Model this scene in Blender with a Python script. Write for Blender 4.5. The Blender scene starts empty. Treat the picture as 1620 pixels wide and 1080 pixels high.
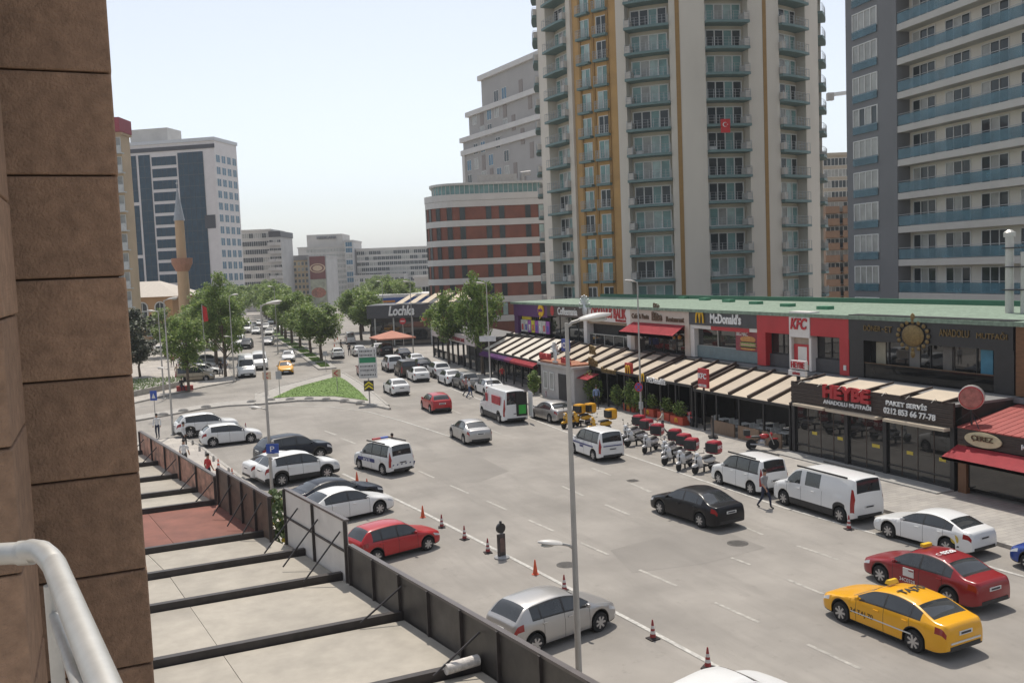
import bpy, bmesh, math, random
import numpy as np
from mathutils import Vector, Matrix
random.seed(7)
R = math.radians
scn = bpy.context.scene
col = scn.collection
# ---------------------------------------------------------------- camera, sky, sun, exposure
FPX, PITCH, ROLL, CAMH, YAW = 1466.26, .0779063, -.0402664, 11.1692, .4118272
_fw = Vector((math.sin(YAW)*math.cos(PITCH), math.cos(YAW)*math.cos(PITCH), -math.sin(PITCH)))
_r0 = Vector((math.cos(YAW), -math.sin(YAW), 0)); _u0 = _r0.cross(_fw)
_rt = math.cos(ROLL)*_r0 + math.sin(ROLL)*_u0; _up = -math.sin(ROLL)*_r0 + math.cos(ROLL)*_u0
CAM = Vector((0, 0, CAMH))
cd = bpy.data.cameras.new('camera'); cam = bpy.data.objects.new('camera', cd); col.objects.link(cam)
cam.matrix_world = Matrix(((_rt.x, _up.x, -_fw.x, 0), (_rt.y, _up.y, -_fw.y, 0), (_rt.z, _up.z, -_fw.z, CAMH), (0, 0, 0, 1)))
cd.sensor_width = 36; cd.lens = FPX/1620*36; cd.clip_start = .05; cd.clip_end = 6000
scn.camera = cam
SUN_EL, SUN_AZ = R(66), R(20)          # azimuth measured from +Y towards +X
w = bpy.data.worlds.new('World'); scn.world = w; w.use_nodes = True
nt = w.node_tree; nt.nodes.clear()
sky = nt.nodes.new('ShaderNodeTexSky'); sky.sky_type = 'NISHITA'; sky.sun_disc = False
sky.sun_elevation = SUN_EL; sky.sun_rotation = SUN_AZ; sky.altitude = 50; sky.air_density = 1.0; sky.dust_density = 1.2; sky.ozone_density = 1.5
bg = nt.nodes.new('ShaderNodeBackground'); bg.inputs[1].default_value = .135
wo = nt.nodes.new('ShaderNodeOutputWorld')
hs = nt.nodes.new('ShaderNodeHueSaturation'); hs.inputs['Saturation'].default_value = .42; hs.inputs['Value'].default_value = .92   # hazy, whitened summer sky
nt.links.new(sky.outputs[0], hs.inputs['Color']); nt.links.new(hs.outputs[0], bg.inputs[0]); nt.links.new(bg.outputs[0], wo.inputs[0])
sl = bpy.data.lights.new('sun', 'SUN'); sl.energy = 3.0; sl.angle = R(.55); sl.color = (1, .93, .83)
so = bpy.data.objects.new('sun', sl); col.objects.link(so)
sd = Vector((math.sin(SUN_AZ)*math.cos(SUN_EL), math.cos(SUN_AZ)*math.cos(SUN_EL), math.sin(SUN_EL)))
so.rotation_euler = sd.to_track_quat('Z', 'Y').to_euler(); so.location = (0, 0, 80)
vs = scn.view_settings; vs.view_transform = 'Standard'; vs.look = 'None'; vs.gamma = 1; vs.exposure = .38; vs.use_curve_mapping = False
scn.cycles.max_bounces = 6; scn.cycles.transparent_max_bounces = 8

# ---------------------------------------------------------------- pixel -> place (a pixel gives a direction, the ground or a plane the distance)
def ray(px, py): return (px-810)/FPX*_rt - (py-540)/FPX*_up + _fw
def G(px, py, z=0):
    d = ray(px, py); return CAM + d*((z-CAMH)/d.z)
def onX(px, py, X):
    d = ray(px, py); return CAM + d*(X/d.x)
def atD(px, py, D): return CAM + ray(px, py)*D

# ---------------------------------------------------------------- materials
def sock(n, k):
    return n.inputs[k]
MATS = {}
def M(name, c, rough=.6, metal=0, var=.12, scale=2.5, bump=0, bscale=None, spec=.5, coat=0, emit=0, grime=0, stretch=None, rnd=0):
    if name in MATS: return MATS[name]
    m = bpy.data.materials.new(name); m.use_nodes = True; t = m.node_tree; b = t.nodes['Principled BSDF']
    b.inputs['Roughness'].default_value = rough; b.inputs['Metallic'].default_value = metal
    b.inputs['Specular IOR Level'].default_value = spec; b.inputs['Coat Weight'].default_value = coat; b.inputs['Coat Roughness'].default_value = .05
    tc = t.nodes.new('ShaderNodeTexCoord'); oi = t.nodes.new('ShaderNodeObjectInfo')
    ad = t.nodes.new('ShaderNodeVectorMath'); ad.operation = 'MULTIPLY_ADD'
    t.links.new(oi.outputs['Random'], ad.inputs[0]); ad.inputs[1].default_value = (37, 71, 53); t.links.new(tc.outputs['Object'], ad.inputs[2])
    src = ad.outputs[0]
    if stretch:
        mp = t.nodes.new('ShaderNodeMapping'); mp.inputs['Scale'].default_value = stretch; t.links.new(src, mp.inputs[0]); src = mp.outputs[0]
    def noise(sc, det=4, ro=.6):
        n = t.nodes.new('ShaderNodeTexNoise'); n.inputs['Scale'].default_value = sc; n.inputs['Detail'].default_value = det; n.inputs['Roughness'].default_value = ro
        t.links.new(src, n.inputs['Vector']); return n.outputs[0]
    colr = (*c, 1)
    if var:
        mx = t.nodes.new('ShaderNodeMix'); mx.data_type = 'RGBA'
        rp = t.nodes.new('ShaderNodeMapRange'); rp.inputs[1].default_value = .3; rp.inputs[2].default_value = .7
        t.links.new(noise(scale), rp.inputs[0]); t.links.new(rp.outputs[0], mx.inputs[0])
        mx.inputs[6].default_value = (*[max(0, k*(1-var)) for k in c], 1); mx.inputs[7].default_value = (*[min(1, k*(1+var)) for k in c], 1)
        out = mx.outputs[2]
        if grime:
            g = t.nodes.new('ShaderNodeMix'); g.data_type = 'RGBA'
            r2 = t.nodes.new('ShaderNodeMapRange'); r2.inputs[1].default_value = .45; r2.inputs[2].default_value = .75; r2.inputs[4].default_value = grime
            t.links.new(noise(scale*.23, 6, .7), r2.inputs[0]); t.links.new(r2.outputs[0], g.inputs[0]); t.links.new(out, g.inputs[6])
            g.inputs[7].default_value = (*[k*.35+.02 for k in c], 1); out = g.outputs[2]
        if rnd:
            mr = t.nodes.new('ShaderNodeMapRange'); mr.inputs[3].default_value = 1-rnd; mr.inputs[4].default_value = 1+rnd*.6; t.links.new(oi.outputs['Random'], mr.inputs[0])
            ml = t.nodes.new('ShaderNodeMix'); ml.data_type = 'RGBA'; ml.blend_type = 'MULTIPLY'; ml.inputs[0].default_value = 1; t.links.new(out, ml.inputs[6]); t.links.new(mr.outputs[0], ml.inputs[7]); out = ml.outputs[2]
        t.links.new(out, b.inputs['Base Color'])
    else: b.inputs['Base Color'].default_value = colr
    if bump:
        bp = t.nodes.new('ShaderNodeBump'); bp.inputs['Strength'].default_value = bump; bp.inputs['Distance'].default_value = .02
        t.links.new(noise(bscale or scale*6, 5), bp.inputs['Height']); t.links.new(bp.outputs[0], b.inputs['Normal'])
    if emit: b.inputs['Emission Color'].default_value = colr; b.inputs['Emission Strength'].default_value = emit
    MATS[name] = m; return m
def glassmat(name, c, rough=.04, spec=.35):
    return M(name, c, rough, var=.25, scale=.7, spec=spec)

# ---------------------------------------------------------------- mesh builder
class MB:
    def __init__(s): s.v = []; s.f = []; s.m = []
    def add(s, vs, fs, m=0):
        o = len(s.v); s.v += [tuple(x) for x in vs]; s.f += [tuple(i+o for i in f) for f in fs]; s.m += [m]*len(fs); return s
    def box(s, x0, x1, y0, y1, z0, z1, m=0):
        return s.add([(x0,y0,z0),(x1,y0,z0),(x1,y1,z0),(x0,y1,z0),(x0,y0,z1),(x1,y0,z1),(x1,y1,z1),(x0,y1,z1)],
            [(3,2,1,0),(4,5,6,7),(0,1,5,4),(1,2,6,5),(2,3,7,6),(3,0,4,7)], m)
    def bar(s, a, b, w, h, m=0, up=(0,0,1)):      # rectangular bar from a to b
        a = Vector(a); b = Vector(b); d = (b-a).normalized(); u = Vector(up)
        if abs(d.dot(u)) > .98: u = Vector((1,0,0))
        x = d.cross(u).normalized()*w/2; y = x.cross(d).normalized()*h/2
        return s.add([a-x-y,a+x-y,a+x+y,a-x+y,b-x-y,b+x-y,b+x+y,b-x+y], [(0,1,2,3),(7,6,5,4),(1,0,4,5),(2,1,5,6),(3,2,6,7),(0,3,7,4)], m)
    def tube(s, pts, r, n=8, m=0, cap=True):
        pts = [Vector(p) for p in pts]; rs = r if isinstance(r, (list, tuple)) else [r]*len(pts); V = []; F = []
        ref = None
        for i, p in enumerate(pts):
            d = (pts[min(i+1, len(pts)-1)]-pts[max(i-1, 0)]).normalized()
            if ref is None: ref = Vector((0,0,1)) if abs(d.z) < .9 else Vector((1,0,0))
            x = d.cross(ref).normalized(); y = x.cross(d).normalized(); ref = y
            V += [p+rs[i]*(math.cos(2*math.pi*k/n)*x+math.sin(2*math.pi*k/n)*y) for k in range(n)]
        for i in range(len(pts)-1):
            for k in range(n): F.append((i*n+k, i*n+(k+1)%n, (i+1)*n+(k+1)%n, (i+1)*n+k))
        if cap: F += [tuple(range(n-1,-1,-1)), tuple(range((len(pts)-1)*n, len(pts)*n))]
        return s.add(V, F, m)
    def prism(s, poly, z0, z1, m=0, mtop=None):
        n = len(poly); a = sum(poly[i][0]*poly[(i+1)%n][1]-poly[(i+1)%n][0]*poly[i][1] for i in range(n))
        if a < 0: poly = poly[::-1]
        V = [(x,y,z0) for x,y in poly]+[(x,y,z1) for x,y in poly]
        s.add(V, [tuple(range(n-1,-1,-1))]+[(i,(i+1)%n,n+(i+1)%n,n+i) for i in range(n)], m)
        return s.add(V[n:], [tuple(range(n))], m if mtop is None else mtop)
    def lathe(s, prof, n=16, m=0, c=(0,0,0), axis='z'):
        V = []; F = []
        for r, z in prof:
            for k in range(n):
                a = 2*math.pi*k/n; x, y = r*math.cos(a), r*math.sin(a)
                V.append((c[0]+x, c[1]+y, c[2]+z) if axis == 'z' else (c[0]+z, c[1]+x, c[2]+y))
        for i in range(len(prof)-1):
            for k in range(n): F.append((i*n+k, i*n+(k+1)%n, (i+1)*n+(k+1)%n, (i+1)*n+k))
        F += [tuple(range(n-1,-1,-1)), tuple(range((len(prof)-1)*n, len(prof)*n))]
        return s.add(V, F, m)
    def ball(s, c, r, n=10, m=0):
        rx, ry, rz = r if isinstance(r, tuple) else (r,r,r); V = []; F = []; k2 = n//2
        for i in range(1, k2):
            t = math.pi*i/k2
            for k in range(n): a = 2*math.pi*k/n; V.append((c[0]+rx*math.sin(t)*math.cos(a), c[1]+ry*math.sin(t)*math.sin(a), c[2]-rz*math.cos(t)))
        V += [(c[0],c[1],c[2]-rz),(c[0],c[1],c[2]+rz)]; b = len(V)-2
        for i in range(k2-2):
            for k in range(n): F.append((i*n+k, i*n+(k+1)%n, (i+1)*n+(k+1)%n, (i+1)*n+k))
        for k in range(n): F += [(b,(k+1)%n,k),((k2-2)*n+k,(k2-2)*n+(k+1)%n,b+1)]
        return s.add(V, F, m)
    def quad(s, a, b, c, d, m=0): return s.add([a,b,c,d], [(0,1,2,3)], m)
    def mesh(s, name, mats, smooth=False, ang=40):
        me = bpy.data.meshes.new(name); me.from_pydata(s.v, [], s.f)
        for mt in (mats if isinstance(mats, (list, tuple)) else [mats]): me.materials.append(mt)
        me.polygons.foreach_set('material_index', s.m)
        if smooth:
            me.polygons.foreach_set('use_smooth', [True]*len(s.f)); me.set_sharp_from_angle(angle=R(ang))
        me.update(); return me
    def build(s, name, mats, parent=None, loc=(0,0,0), rz=0, smooth=False, ang=40, **tags):
        return obj(name, s.mesh(name, mats, smooth, ang), parent, loc, rz, **tags)
def obj(name, me, parent=None, loc=(0,0,0), rz=0, rot=None, **tags):
    o = bpy.data.objects.new(name, me); col.objects.link(o); o.location = loc
    o.rotation_euler = rot if rot is not None else (0,0,rz)
    if parent: o.parent = parent
    for k, v in tags.items():
        if v is not None: o[{'cat':'category'}.get(k, k)] = v
    return o
def empty(name, label, cat, loc=(0,0,0), rz=0, group=None, kind=None):
    o = obj(name, None, None, loc, rz, label=label, cat=cat, group=group, kind=kind); o.empty_display_size = .3; return o
def copy_tree(o, parent=None):
    c = o.copy(); col.objects.link(c); c.parent = parent
    for ch in o.children: copy_tree(ch, c)
    return c
_tc = {}
def text_mesh(body, mat, h=None, wd=None, ext=.02, bold=.0, shear=0):
    k = (body, mat.name, h, wd, ext, bold, shear)
    if k in _tc: return _tc[k]
    cu = bpy.data.curves.new('lettering', 'FONT'); cu.body = body; cu.align_x = 'CENTER'; cu.align_y = 'CENTER'; cu.extrude = .02; cu.offset = bold; cu.resolution_u = 3; cu.shear = shear
    o = bpy.data.objects.new('lettering', cu); col.objects.link(o)
    me = bpy.data.meshes.new_from_object(o.evaluated_get(bpy.context.evaluated_depsgraph_get()))
    bpy.data.objects.remove(o)
    n = len(me.vertices); a = np.zeros(n*3); me.vertices.foreach_get('co', a); a = a.reshape(-1, 3)
    lo, hi = a.min(0), a.max(0); a -= (lo+hi)/2; s = (hi-lo)
    sy = (h/s[1]) if h else (wd/s[0]); sx = (wd/s[0]) if wd else sy
    a *= (sx, sy, ext/max(s[2], 1e-6)*2 if s[2] > 0 else 1)
    me.vertices.foreach_set('co', a.ravel()); me.update(); me.materials.clear(); me.materials.append(mat); _tc[k] = me; return me
FACE_L = (R(90), 0, R(-90))            # lettering that faces -X
def letters(body, mat, parent, loc, h=None, wd=None, rot=FACE_L, ext=.03, bold=0, shear=0, name='lettering'):
    return obj(name, text_mesh(body, mat, h, wd, ext, bold, shear), parent, loc, rot=rot)
# ================================================================ the setting
def asphalt(name, c, patchy=.25, gloss=.85):
    m = M(name, c, gloss, var=patchy, scale=.22, bump=.25, bscale=40)
    t = m.node_tree; b = t.nodes['Principled BSDF']; src = b.inputs['Base Color'].links[0].from_socket
    tc = t.nodes.new('ShaderNodeTexCoord')
    def lay(prev, sc, lo, hi, amt, colr, stretch=(1,1,1), det=6):
        mp = t.nodes.new('ShaderNodeMapping'); mp.inputs['Scale'].default_value = stretch; t.links.new(tc.outputs['Object'], mp.inputs[0])
        n = t.nodes.new('ShaderNodeTexNoise'); n.inputs['Scale'].default_value = sc; n.inputs['Detail'].default_value = det; n.inputs['Roughness'].default_value = .7; t.links.new(mp.outputs[0], n.inputs['Vector'])
        r = t.nodes.new('ShaderNodeMapRange'); r.inputs[1].default_value = lo; r.inputs[2].default_value = hi; r.inputs[4].default_value = amt; t.links.new(n.outputs[0], r.inputs[0])
        x = t.nodes.new('ShaderNodeMix'); x.data_type = 'RGBA'; t.links.new(r.outputs[0], x.inputs[0]); t.links.new(prev, x.inputs[6]); x.inputs[7].default_value = (*colr, 1); return x.outputs[2]
    o = lay(src, .9, .48, .72, .6, tuple(k*.72 for k in c), (1, .12, 1))      # tyre-darkened streaks along the lanes
    o = lay(o, 9, .62, .72, .5, tuple(k*.5 for k in c))                        # oil spots
    o = lay(o, 120, .45, .7, .35, tuple(k*1.45 for k in c), det=2)             # aggregate
    o = lay(o, 2.2, .60, .64, .35, tuple(k*.7 for k in c), (1, 1, 1), 8)
    t.links.new(o, b.inputs['Base Color']); return m
ASPH = asphalt('asphalt', (.255, .235, .21)); PATCH = asphalt('asphalt_patch', (.228, .21, .188), .15)
def paving(name, c, sx=.6, sy=.3, rz=0):
    m = M(name, c, .8, var=.15, scale=.5, bump=.1, bscale=30); t = m.node_tree; b = t.nodes['Principled BSDF']; src = b.inputs['Base Color'].links[0].from_socket
    tc = t.nodes.new('ShaderNodeTexCoord'); mp = t.nodes.new('ShaderNodeMapping'); mp.inputs['Rotation'].default_value = (0,0,rz); t.links.new(tc.outputs['Object'], mp.inputs[0])
    br = t.nodes.new('ShaderNodeTexBrick'); br.inputs['Scale'].default_value = 1; br.inputs['Brick Width'].default_value = sx; br.inputs['Row Height'].default_value = sy; br.inputs['Mortar Size'].default_value = .012
    br.inputs[1].default_value = (1,1,1,1); br.inputs[2].default_value = (.84,.84,.86,1); br.inputs[3].default_value = (.6,.6,.6,1); t.links.new(mp.outputs[0], br.inputs[0])
    x = t.nodes.new('ShaderNodeMix'); x.data_type = 'RGBA'; x.blend_type = 'MULTIPLY'; x.inputs[0].default_value = 1; t.links.new(src, x.inputs[6]); t.links.new(br.outputs[0], x.inputs[7]); t.links.new(x.outputs[2], b.inputs['Base Color']); return m
PAVE = paving('paving', (.36, .335, .30)); PAVE2 = paving('pale_paving', (.42, .385, .34), 1.2, 1.2)
CONC = M('kerb_concrete', (.36, .34, .31), .85, var=.2, scale=3, bump=.2, grime=.3)
PAINT = M('road_paint', (.46, .445, .41), .7, var=.3, scale=6, grime=.6); DASH = M('worn_paint', (.36, .34, .305), .75, var=.3, scale=5, grime=.15)
GRASS = M('grass_soil', (.135, .215, .05), .9, var=.4, scale=1.5, bump=.6, bscale=30)
GROUND = M('city_ground', (.28, .26, .23), .9, var=.2, scale=.05)
MB().quad((-2500,-600,-.006),(2500,-600,-.006),(2500,4500,-.006),(-2500,4500,-.006)).build('ground', GROUND, kind='structure')
def P2(*px): return [tuple(G(*q)[:2]) for q in px]
KR = [(30.4,-25),(30.4,0),(30.4,40),(30.7,62),(32,76),(33.9,90),(35.8,104),(38.8,126),(44,160),(55,230),(68,330)]
KL = [(9.4,-25),(8.9,10),(8.1,30),(7.1,46),(6.1,56),(5.2,66),(4.3,70),(-45,73.5)]
KF = [(-45,88),(1.5,93),(8.8,102.4),(12.6,105.5),(13.4,118),(16,140),(20,175),(31,250),(42,330)]
road = [*KR, *KF[::-1], *KL[::-1]]
def sheet(name, poly, z, mat, **k):
    bm = bmesh.new(); vs_ = [bm.verts.new((x,y,z)) for x,y in poly]; f = bm.faces.new(vs_); f.normal_update()
    if f.normal.z < 0: f.normal_flip()
    bmesh.ops.triangulate(bm, faces=[f]); me = bpy.data.meshes.new(name); bm.to_mesh(me); bm.free(); me.materials.append(mat); return obj(name, me, **k)
sheet('road', road, 0, ASPH, kind='structure')
def slab(name, poly, z1, mats, **k):
    bm = bmesh.new(); vs_ = [bm.verts.new((x,y,-.02)) for x,y in poly]; f = bm.faces.new(vs_); f.normal_update()
    if f.normal.z < 0: f.normal_flip()
    e = bmesh.ops.extrude_face_region(bm, geom=[f]); bmesh.ops.translate(bm, verts=[v for v in e['geom'] if isinstance(v, bmesh.types.BMVert)], vec=(0,0,z1+.02))
    bmesh.ops.triangulate(bm, faces=bm.faces[:]); me = bpy.data.meshes.new(name); bm.to_mesh(me); bm.free(); me.materials.append(mats); return obj(name, me, **k)
walkR = slab('pavement', [*KR[:9], (62,160), (62,-25)], .12, PAVE, kind='structure')
walkL = slab('pavement', [*KL, (-45,-25)], .12, PAVE2, kind='structure')
walkF = slab('pavement', [*KF, (-60,330), (-60,88)], .12, PAVE2, kind='structure')
_ks = {}
def kerb(parent, pts, side=1, w_=.22, h=.15, ymax=130, step=1.0):
    """single kerb stones laid end to end along a line"""
    for a, b in zip(pts, pts[1:]):
        a = Vector((*a,0)); b = Vector((*b,0)); L = (b-a).length; n = max(1, round(L/step))
        if min(a.y, b.y) > ymax: continue
        ang = math.atan2(b.y-a.y, b.x-a.x); k = round(L/n, 3)
        if k not in _ks:
            g = .008; _ks[k] = MB().add([(g,-w_/2,-.02),(k-g,-w_/2,-.02),(k-g,w_/2,-.02),(g,w_/2,-.02),(g,-w_/2,h-.02),(k-g,-w_/2,h-.02),(k-g,w_/2-.01,h),(g,w_/2-.01,h),(g,-w_/2+.03,h),(k-g,-w_/2+.03,h)],
                [(3,2,1,0),(0,1,5,4),(4,5,9,8),(8,9,6,7),(2,3,7,6),(1,2,6,9,5),(3,0,4,8,7)]).mesh('kerb_stone', CONC)
        for i in range(n):
            p = a+(b-a)*(i/n)
            if p.y > -2 and p.y < ymax: obj('kerb_stone', _ks[k], parent, (p.x, p.y, random.uniform(-.006,.006)), ang+random.uniform(-.006,.006))
kerb(walkR, KR, ymax=118); kerb(walkL, KL[2:7]); kerb(walkL, KL[6:], step=1.6); kerb(walkF, KF[1:5], ymax=125); kerb(walkF, KF[:2], step=1.6)
# island with the lawn, and the long kerb strip that runs left from it
isl = [(405,641),(470,635),(530,634),(585,641),(617,648),(614,643),(597,628),(570,607),(545,592),(533,588),(515,594),(470,606),(440,613),(405,625)]
island = slab('traffic_island', P2(*isl), .13, CONC, kind='structure')
kerb(island, P2(*isl[:5]), w_=.25, h=.17); kerb(island, P2(*isl[5:], isl[0]), w_=.25, h=.17)
strip = P2((213,667),(260,659),(320,648),(360,643),(404,641),(404,634),(360,637),(320,642),(260,652),(213,660))
kerb_strip = slab('kerb_strip', strip, .13, CONC, kind='structure')
lawn = P2((430,632),(480,629),(530,629),(583,636),(570,622),(548,604),(535,597),(515,602),(470,614))
sheet('lawn', lawn, .16, GRASS, kind='structure')
def grass_blades(name, poly, n, h, z, label):
    xs = [p[0] for p in poly]; ys = [p[1] for p in poly]; mb = MB(); cnt = 0
    def inside(x, y):
        c = False
        for i in range(len(poly)):
            (x1,y1),(x2,y2) = poly[i], poly[i-1]
            if (y1 > y) != (y2 > y) and x < (x2-x1)*(y-y1)/(y2-y1)+x1: c = not c
        return c
    while cnt < n:
        x = random.uniform(min(xs), max(xs)); y = random.uniform(min(ys), max(ys))
        if not inside(x, y): continue
        cnt += 1; a = random.random()*6.28; hh = h*random.uniform(.5, 1.2); dx, dy = .05*math.cos(a), .05*math.sin(a); lx, ly = random.uniform(-.06,.06), random.uniform(-.06,.06)
        mb.add([(x-dx,y-dy,z),(x+dx,y+dy,z),(x+lx,y+ly,z+hh)], [(0,1,2)], random.randrange(2))
    return mb.build(name, [M('grass_blade_a', (.13,.225,.045), .7), M('grass_blade_b', (.18,.26,.06), .7)], kind='stuff', label=label, cat='grass')
grass_blades('grass', lawn, 5000, .045, .155, 'mown green lawn covering the triangular traffic island')
# median with planted beds
medR = P2((531,583),(519,573),(494,556),(468,540),(446,528)); medL = P2((505,585),(469,558),(442,541),(428,530))
far1 = (33.5, 205); far2 = (36.5, 205)
median = slab('median', [*medL, far1, far2, *medR[::-1]], .14, CONC, kind='structure')
kerb(median, [medR[0], *medL], w_=.25, h=.17, ymax=150); kerb(median, medR, w_=.25, h=.17, ymax=150)
def lerp2(a, b, t): return (a[0]+(b[0]-a[0])*t, a[1]+(b[1]-a[1])*t)
_ml = [*medL, far1]; _mr = [*medR, far2]
def along(pl, y):
    for a, b in zip(pl, pl[1:]):
        if a[1] <= y <= b[1]: return a[0]+(b[0]-a[0])*(y-a[1])/(b[1]-a[1])
    return pl[-1][0]
y = medL[0][1]+2
while y < 195:
    x0, x1 = along(_ml, y)+.45, along(_mr, y)-.45; X0, X1 = along(_ml, y+6)+.45, along(_mr, y+6)-.45
    bed = [(x0,y),(x1,y),(X1,y+6),(X0,y+6)]
    sheet('planting_bed', bed, .165, GRASS, kind='structure')
    if y < 165: grass_blades('grass', bed, 700, .13, .16, 'long grass in the planted beds of the median')
    y += 8
# paint on the road
lines = []
def line(px0, px1, w_=.13, pm=None):
    a, b = G(*px0), G(*px1); d = (b-a).normalized(); n = Vector((-d.y, d.x, 0))*w_/2
    lines.append(1); zl = .005+.00025*len(lines)
    return MB().quad(*[(q.x, q.y, zl) for q in (a-n, b-n, b+n, a+n)]).build('lane_marking', pm or PAINT, kind='structure')
def crop(ox, oy, s, L): return [((ox+a/s, oy+b/s), (ox+c/s, oy+d/s)) for a,b,c,d in L]
for a, b in (crop(1000,740,2.613,[(30,420,185,487),(340,555,525,637),(640,460,790,520),(725,728,945,830),(680,320,850,378),(410,370,490,400),(0,65,75,100),(430,230,540,275)])
    + crop(880,620,4.5,[(250,540,390,592),(110,700,195,738),(350,800,520,872),(530,650,680,710)])
    + crop(540,760,3.374,[(580,25,680,68),(775,108,885,157),(1000,210,1135,270),(1275,330,1425,395),(1180,30,1290,80),(1410,130,1540,185)])
    + crop(360,620,4.5,[(690,275,780,305),(830,335,910,365),(1360,560,1470,610)])
    + crop(480,500,3.857,[(130,700,195,725),(230,745,320,780),(1130,690,1210,720),(900,570,960,595)])): line(a, b, .13, DASH)
for pl, w_ in ((((709,613),(757,631),(837,661),(987,718),(1240,803),(1430,857),(1620,912),(1750,950)),.16), (((542,749),(671,811),(830,893),(1000,982),(1160,1068),(1330,1160)),.16),
    (((250,665),(360,647),(450,641),(520,643),(582,651),(640,667),(711,690),(760,707)),.13)):
    for a, b in zip(pl, pl[1:]): line(a, b, w_)
for i, pl in enumerate((((650,737),(755,720),(805,745),(760,762),(690,766)), ((965,870),(1060,845),(1125,832),(1212,866),(1110,892),(1000,906)), ((840,640),(905,655),(890,668),(830,650)))):
    sheet('road_patch', P2(*pl), .0035, PATCH, kind='structure')
IRON = M('cast_iron', (.09,.085,.08), .6, .6, var=.3, scale=12)
for q, r_ in (((1167,859),.42), ((896,893),.38), ((1001,760),.3)):
    c = G(*q); mb = MB().lathe([(r_,.0),(r_,.008),(r_-.05,.011),(r_-.06,.007),(.0,.007)], 24)
    for k in range(-3, 4): mb.box(-.25, .25, k*.08-.02, k*.08+.02, .006, .012)
    mb.build('manhole_cover', IRON, None, (c.x, c.y, .002), kind='structure')

# ================================================================ stone pier and balcony rail beside the camera
STONE = M('brown_stone', (.34,.215,.14), .85, var=.22, scale=14, bump=.8, bscale=70, grime=.25, rnd=.16)
JOINT = M('stone_joint', (.10,.068,.048), .9, var=.1)
def pier(label, X1, Y0, Wd, dep, z0, z1, bh, off, ch=.009):
    root = empty('stone_pier', label, 'pier', (X1, Y0, 0))
    MB().box(-Wd, -.03, .03, dep, z0, z1).build('core', JOINT, root)
    g = .009; z = z0+off; me = None
    while z < z1:
        W_, h = Wd, bh-g
        # each stone is a bevelled block, wrapped round the corner
        c = ch; V = []; prof = [(0, c), (c*.3, c*.3), (c, 0)]
        mb = MB(); P = [(-W_, 0+c), (-W_, dep), (0, dep), (0, c), (-c*.3, c*.3), (-c, 0), (-W_, 0)]
        ins = lambda e: [(-W_, c), (-W_, dep), (-e, dep), (-e, c+e*.5), (-c*.3-e*.8, c*.3+e*.8), (-c-e*.5, e), (-W_, e)]
        rings = [(ins(c), 0), (ins(c*.3), c*.3), (ins(0), c), (ins(0), h-c), (ins(c*.3), h-c*.3), (ins(c), h)]
        n = 7; Vv = [(x, y_, zz) for r_, zz in rings for x, y_ in r_]
        F = [(i*n+k, i*n+(k+1)%n, (i+1)*n+(k+1)%n, (i+1)*n+k) for i in range(5) for k in range(n)]
        F = [f[::-1] for f in F]+[tuple(range(n)), tuple(range(6*n-1, 5*n-1, -1))]
        if me is None: me = mb.add(Vv, F).mesh('stone_block', STONE)
        o = obj('stone_block', me, root, (random.uniform(-.004,.004), random.uniform(-.004,.004), z)); z += bh
    return root
pier('brown stone pier of rusticated blocks close beside the balcony rail', .105, 5.05, 1.4, .7, 2.0, 15.5, .5, .215)
pier('nearer brown stone pier standing forward of the other blocks', -.365, 4.05, 1.2, .7, 2.0, 15.5, .5, .06)
STEEL = M('brushed_steel', (.50,.49,.46), .45, .55, var=.08, scale=20)
rl = empty('balcony_railing', 'brushed steel tube balcony handrail with elbow by the stone pier', 'railing', (0,0,0))
a, b = atD(-120,882,1.75), atD(34,874,1.72); e1 = atD(66,872,1.7); e2 = atD(86,893,1.64); e3 = atD(163,1080,1.17); e4 = atD(250,1290,.9)
MB().tube([a, b], .0205, 16).build('handrail', STEEL, rl, smooth=True)
MB().tube([b-(b-a)*.02, b+(b-a)*.12], .0228, 16).build('collar', STEEL, rl, smooth=True)
MB().tube([b, b*.5+e1*.5+Vector((0,0,.004)), e1, e1*.4+e2*.6+Vector((0,0,.003)), e2], .0205, 16).build('elbow', STEEL, rl, smooth=True)
MB().tube([e2, e3, e4], .0205, 16).build('handrail', STEEL, rl, smooth=True)
p0 = atD(80,925,1.66); MB().tube([p0, p0-Vector((0,0,.9))], .012, 10).build('baluster', STEEL, rl, smooth=True)
p1 = atD(86,975,1.66); MB().tube([p1, atD(128,1090,1.2), atD(190,1260,.95)], .010, 10).build('mid_rail', STEEL, rl, smooth=True)

# ================================================================ terrace roof below the balcony
TZ = 3.5
ROOFP = M('terrace_panel', (.37,.335,.28), .75, var=.12, scale=1.6, bump=.1, grime=.35, rnd=.08); BEAM = M('dark_beam', (.035,.028,.026), .5, var=.3, scale=4)
RUST = M('red_deck', (.20,.075,.052), .8, var=.25, scale=1.2, grime=.25); DARKP = M('dark_sheet', (.055,.048,.043), .45, var=.3, scale=3, grime=.3, rnd=.25)
WHITEP = M('white_sheet', (.62,.58,.54), .55, var=.08, scale=1.5, grime=.12); PRINT = M('faded_print', (.34,.17,.12), .6, var=.75, scale=2.2, grime=.4)
def E_(Y): return 8.84-.165*Y      # street-side edge of the terrace roof
tr = empty('terrace_roof', 'low flat terrace roof of beige panels and dark beams below the balcony', 'roof', (0,0,0))
MB().prism([(-6,4),(E_(4)+.12,4),(E_(27)+.12,27),(E_(27)-.2,27),(E_(47)-.2,47),(-6,47)], .12, TZ-.05).build('base', M('terrace_wall', (.30,.26,.22), .8), tr)
beams = [9.6,12.9,16.2,19.5,22.9,25.5,28.0,33.0,35.4,38.4,41.7,44.8]
edges = [4.0]+beams+[47]
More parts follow.
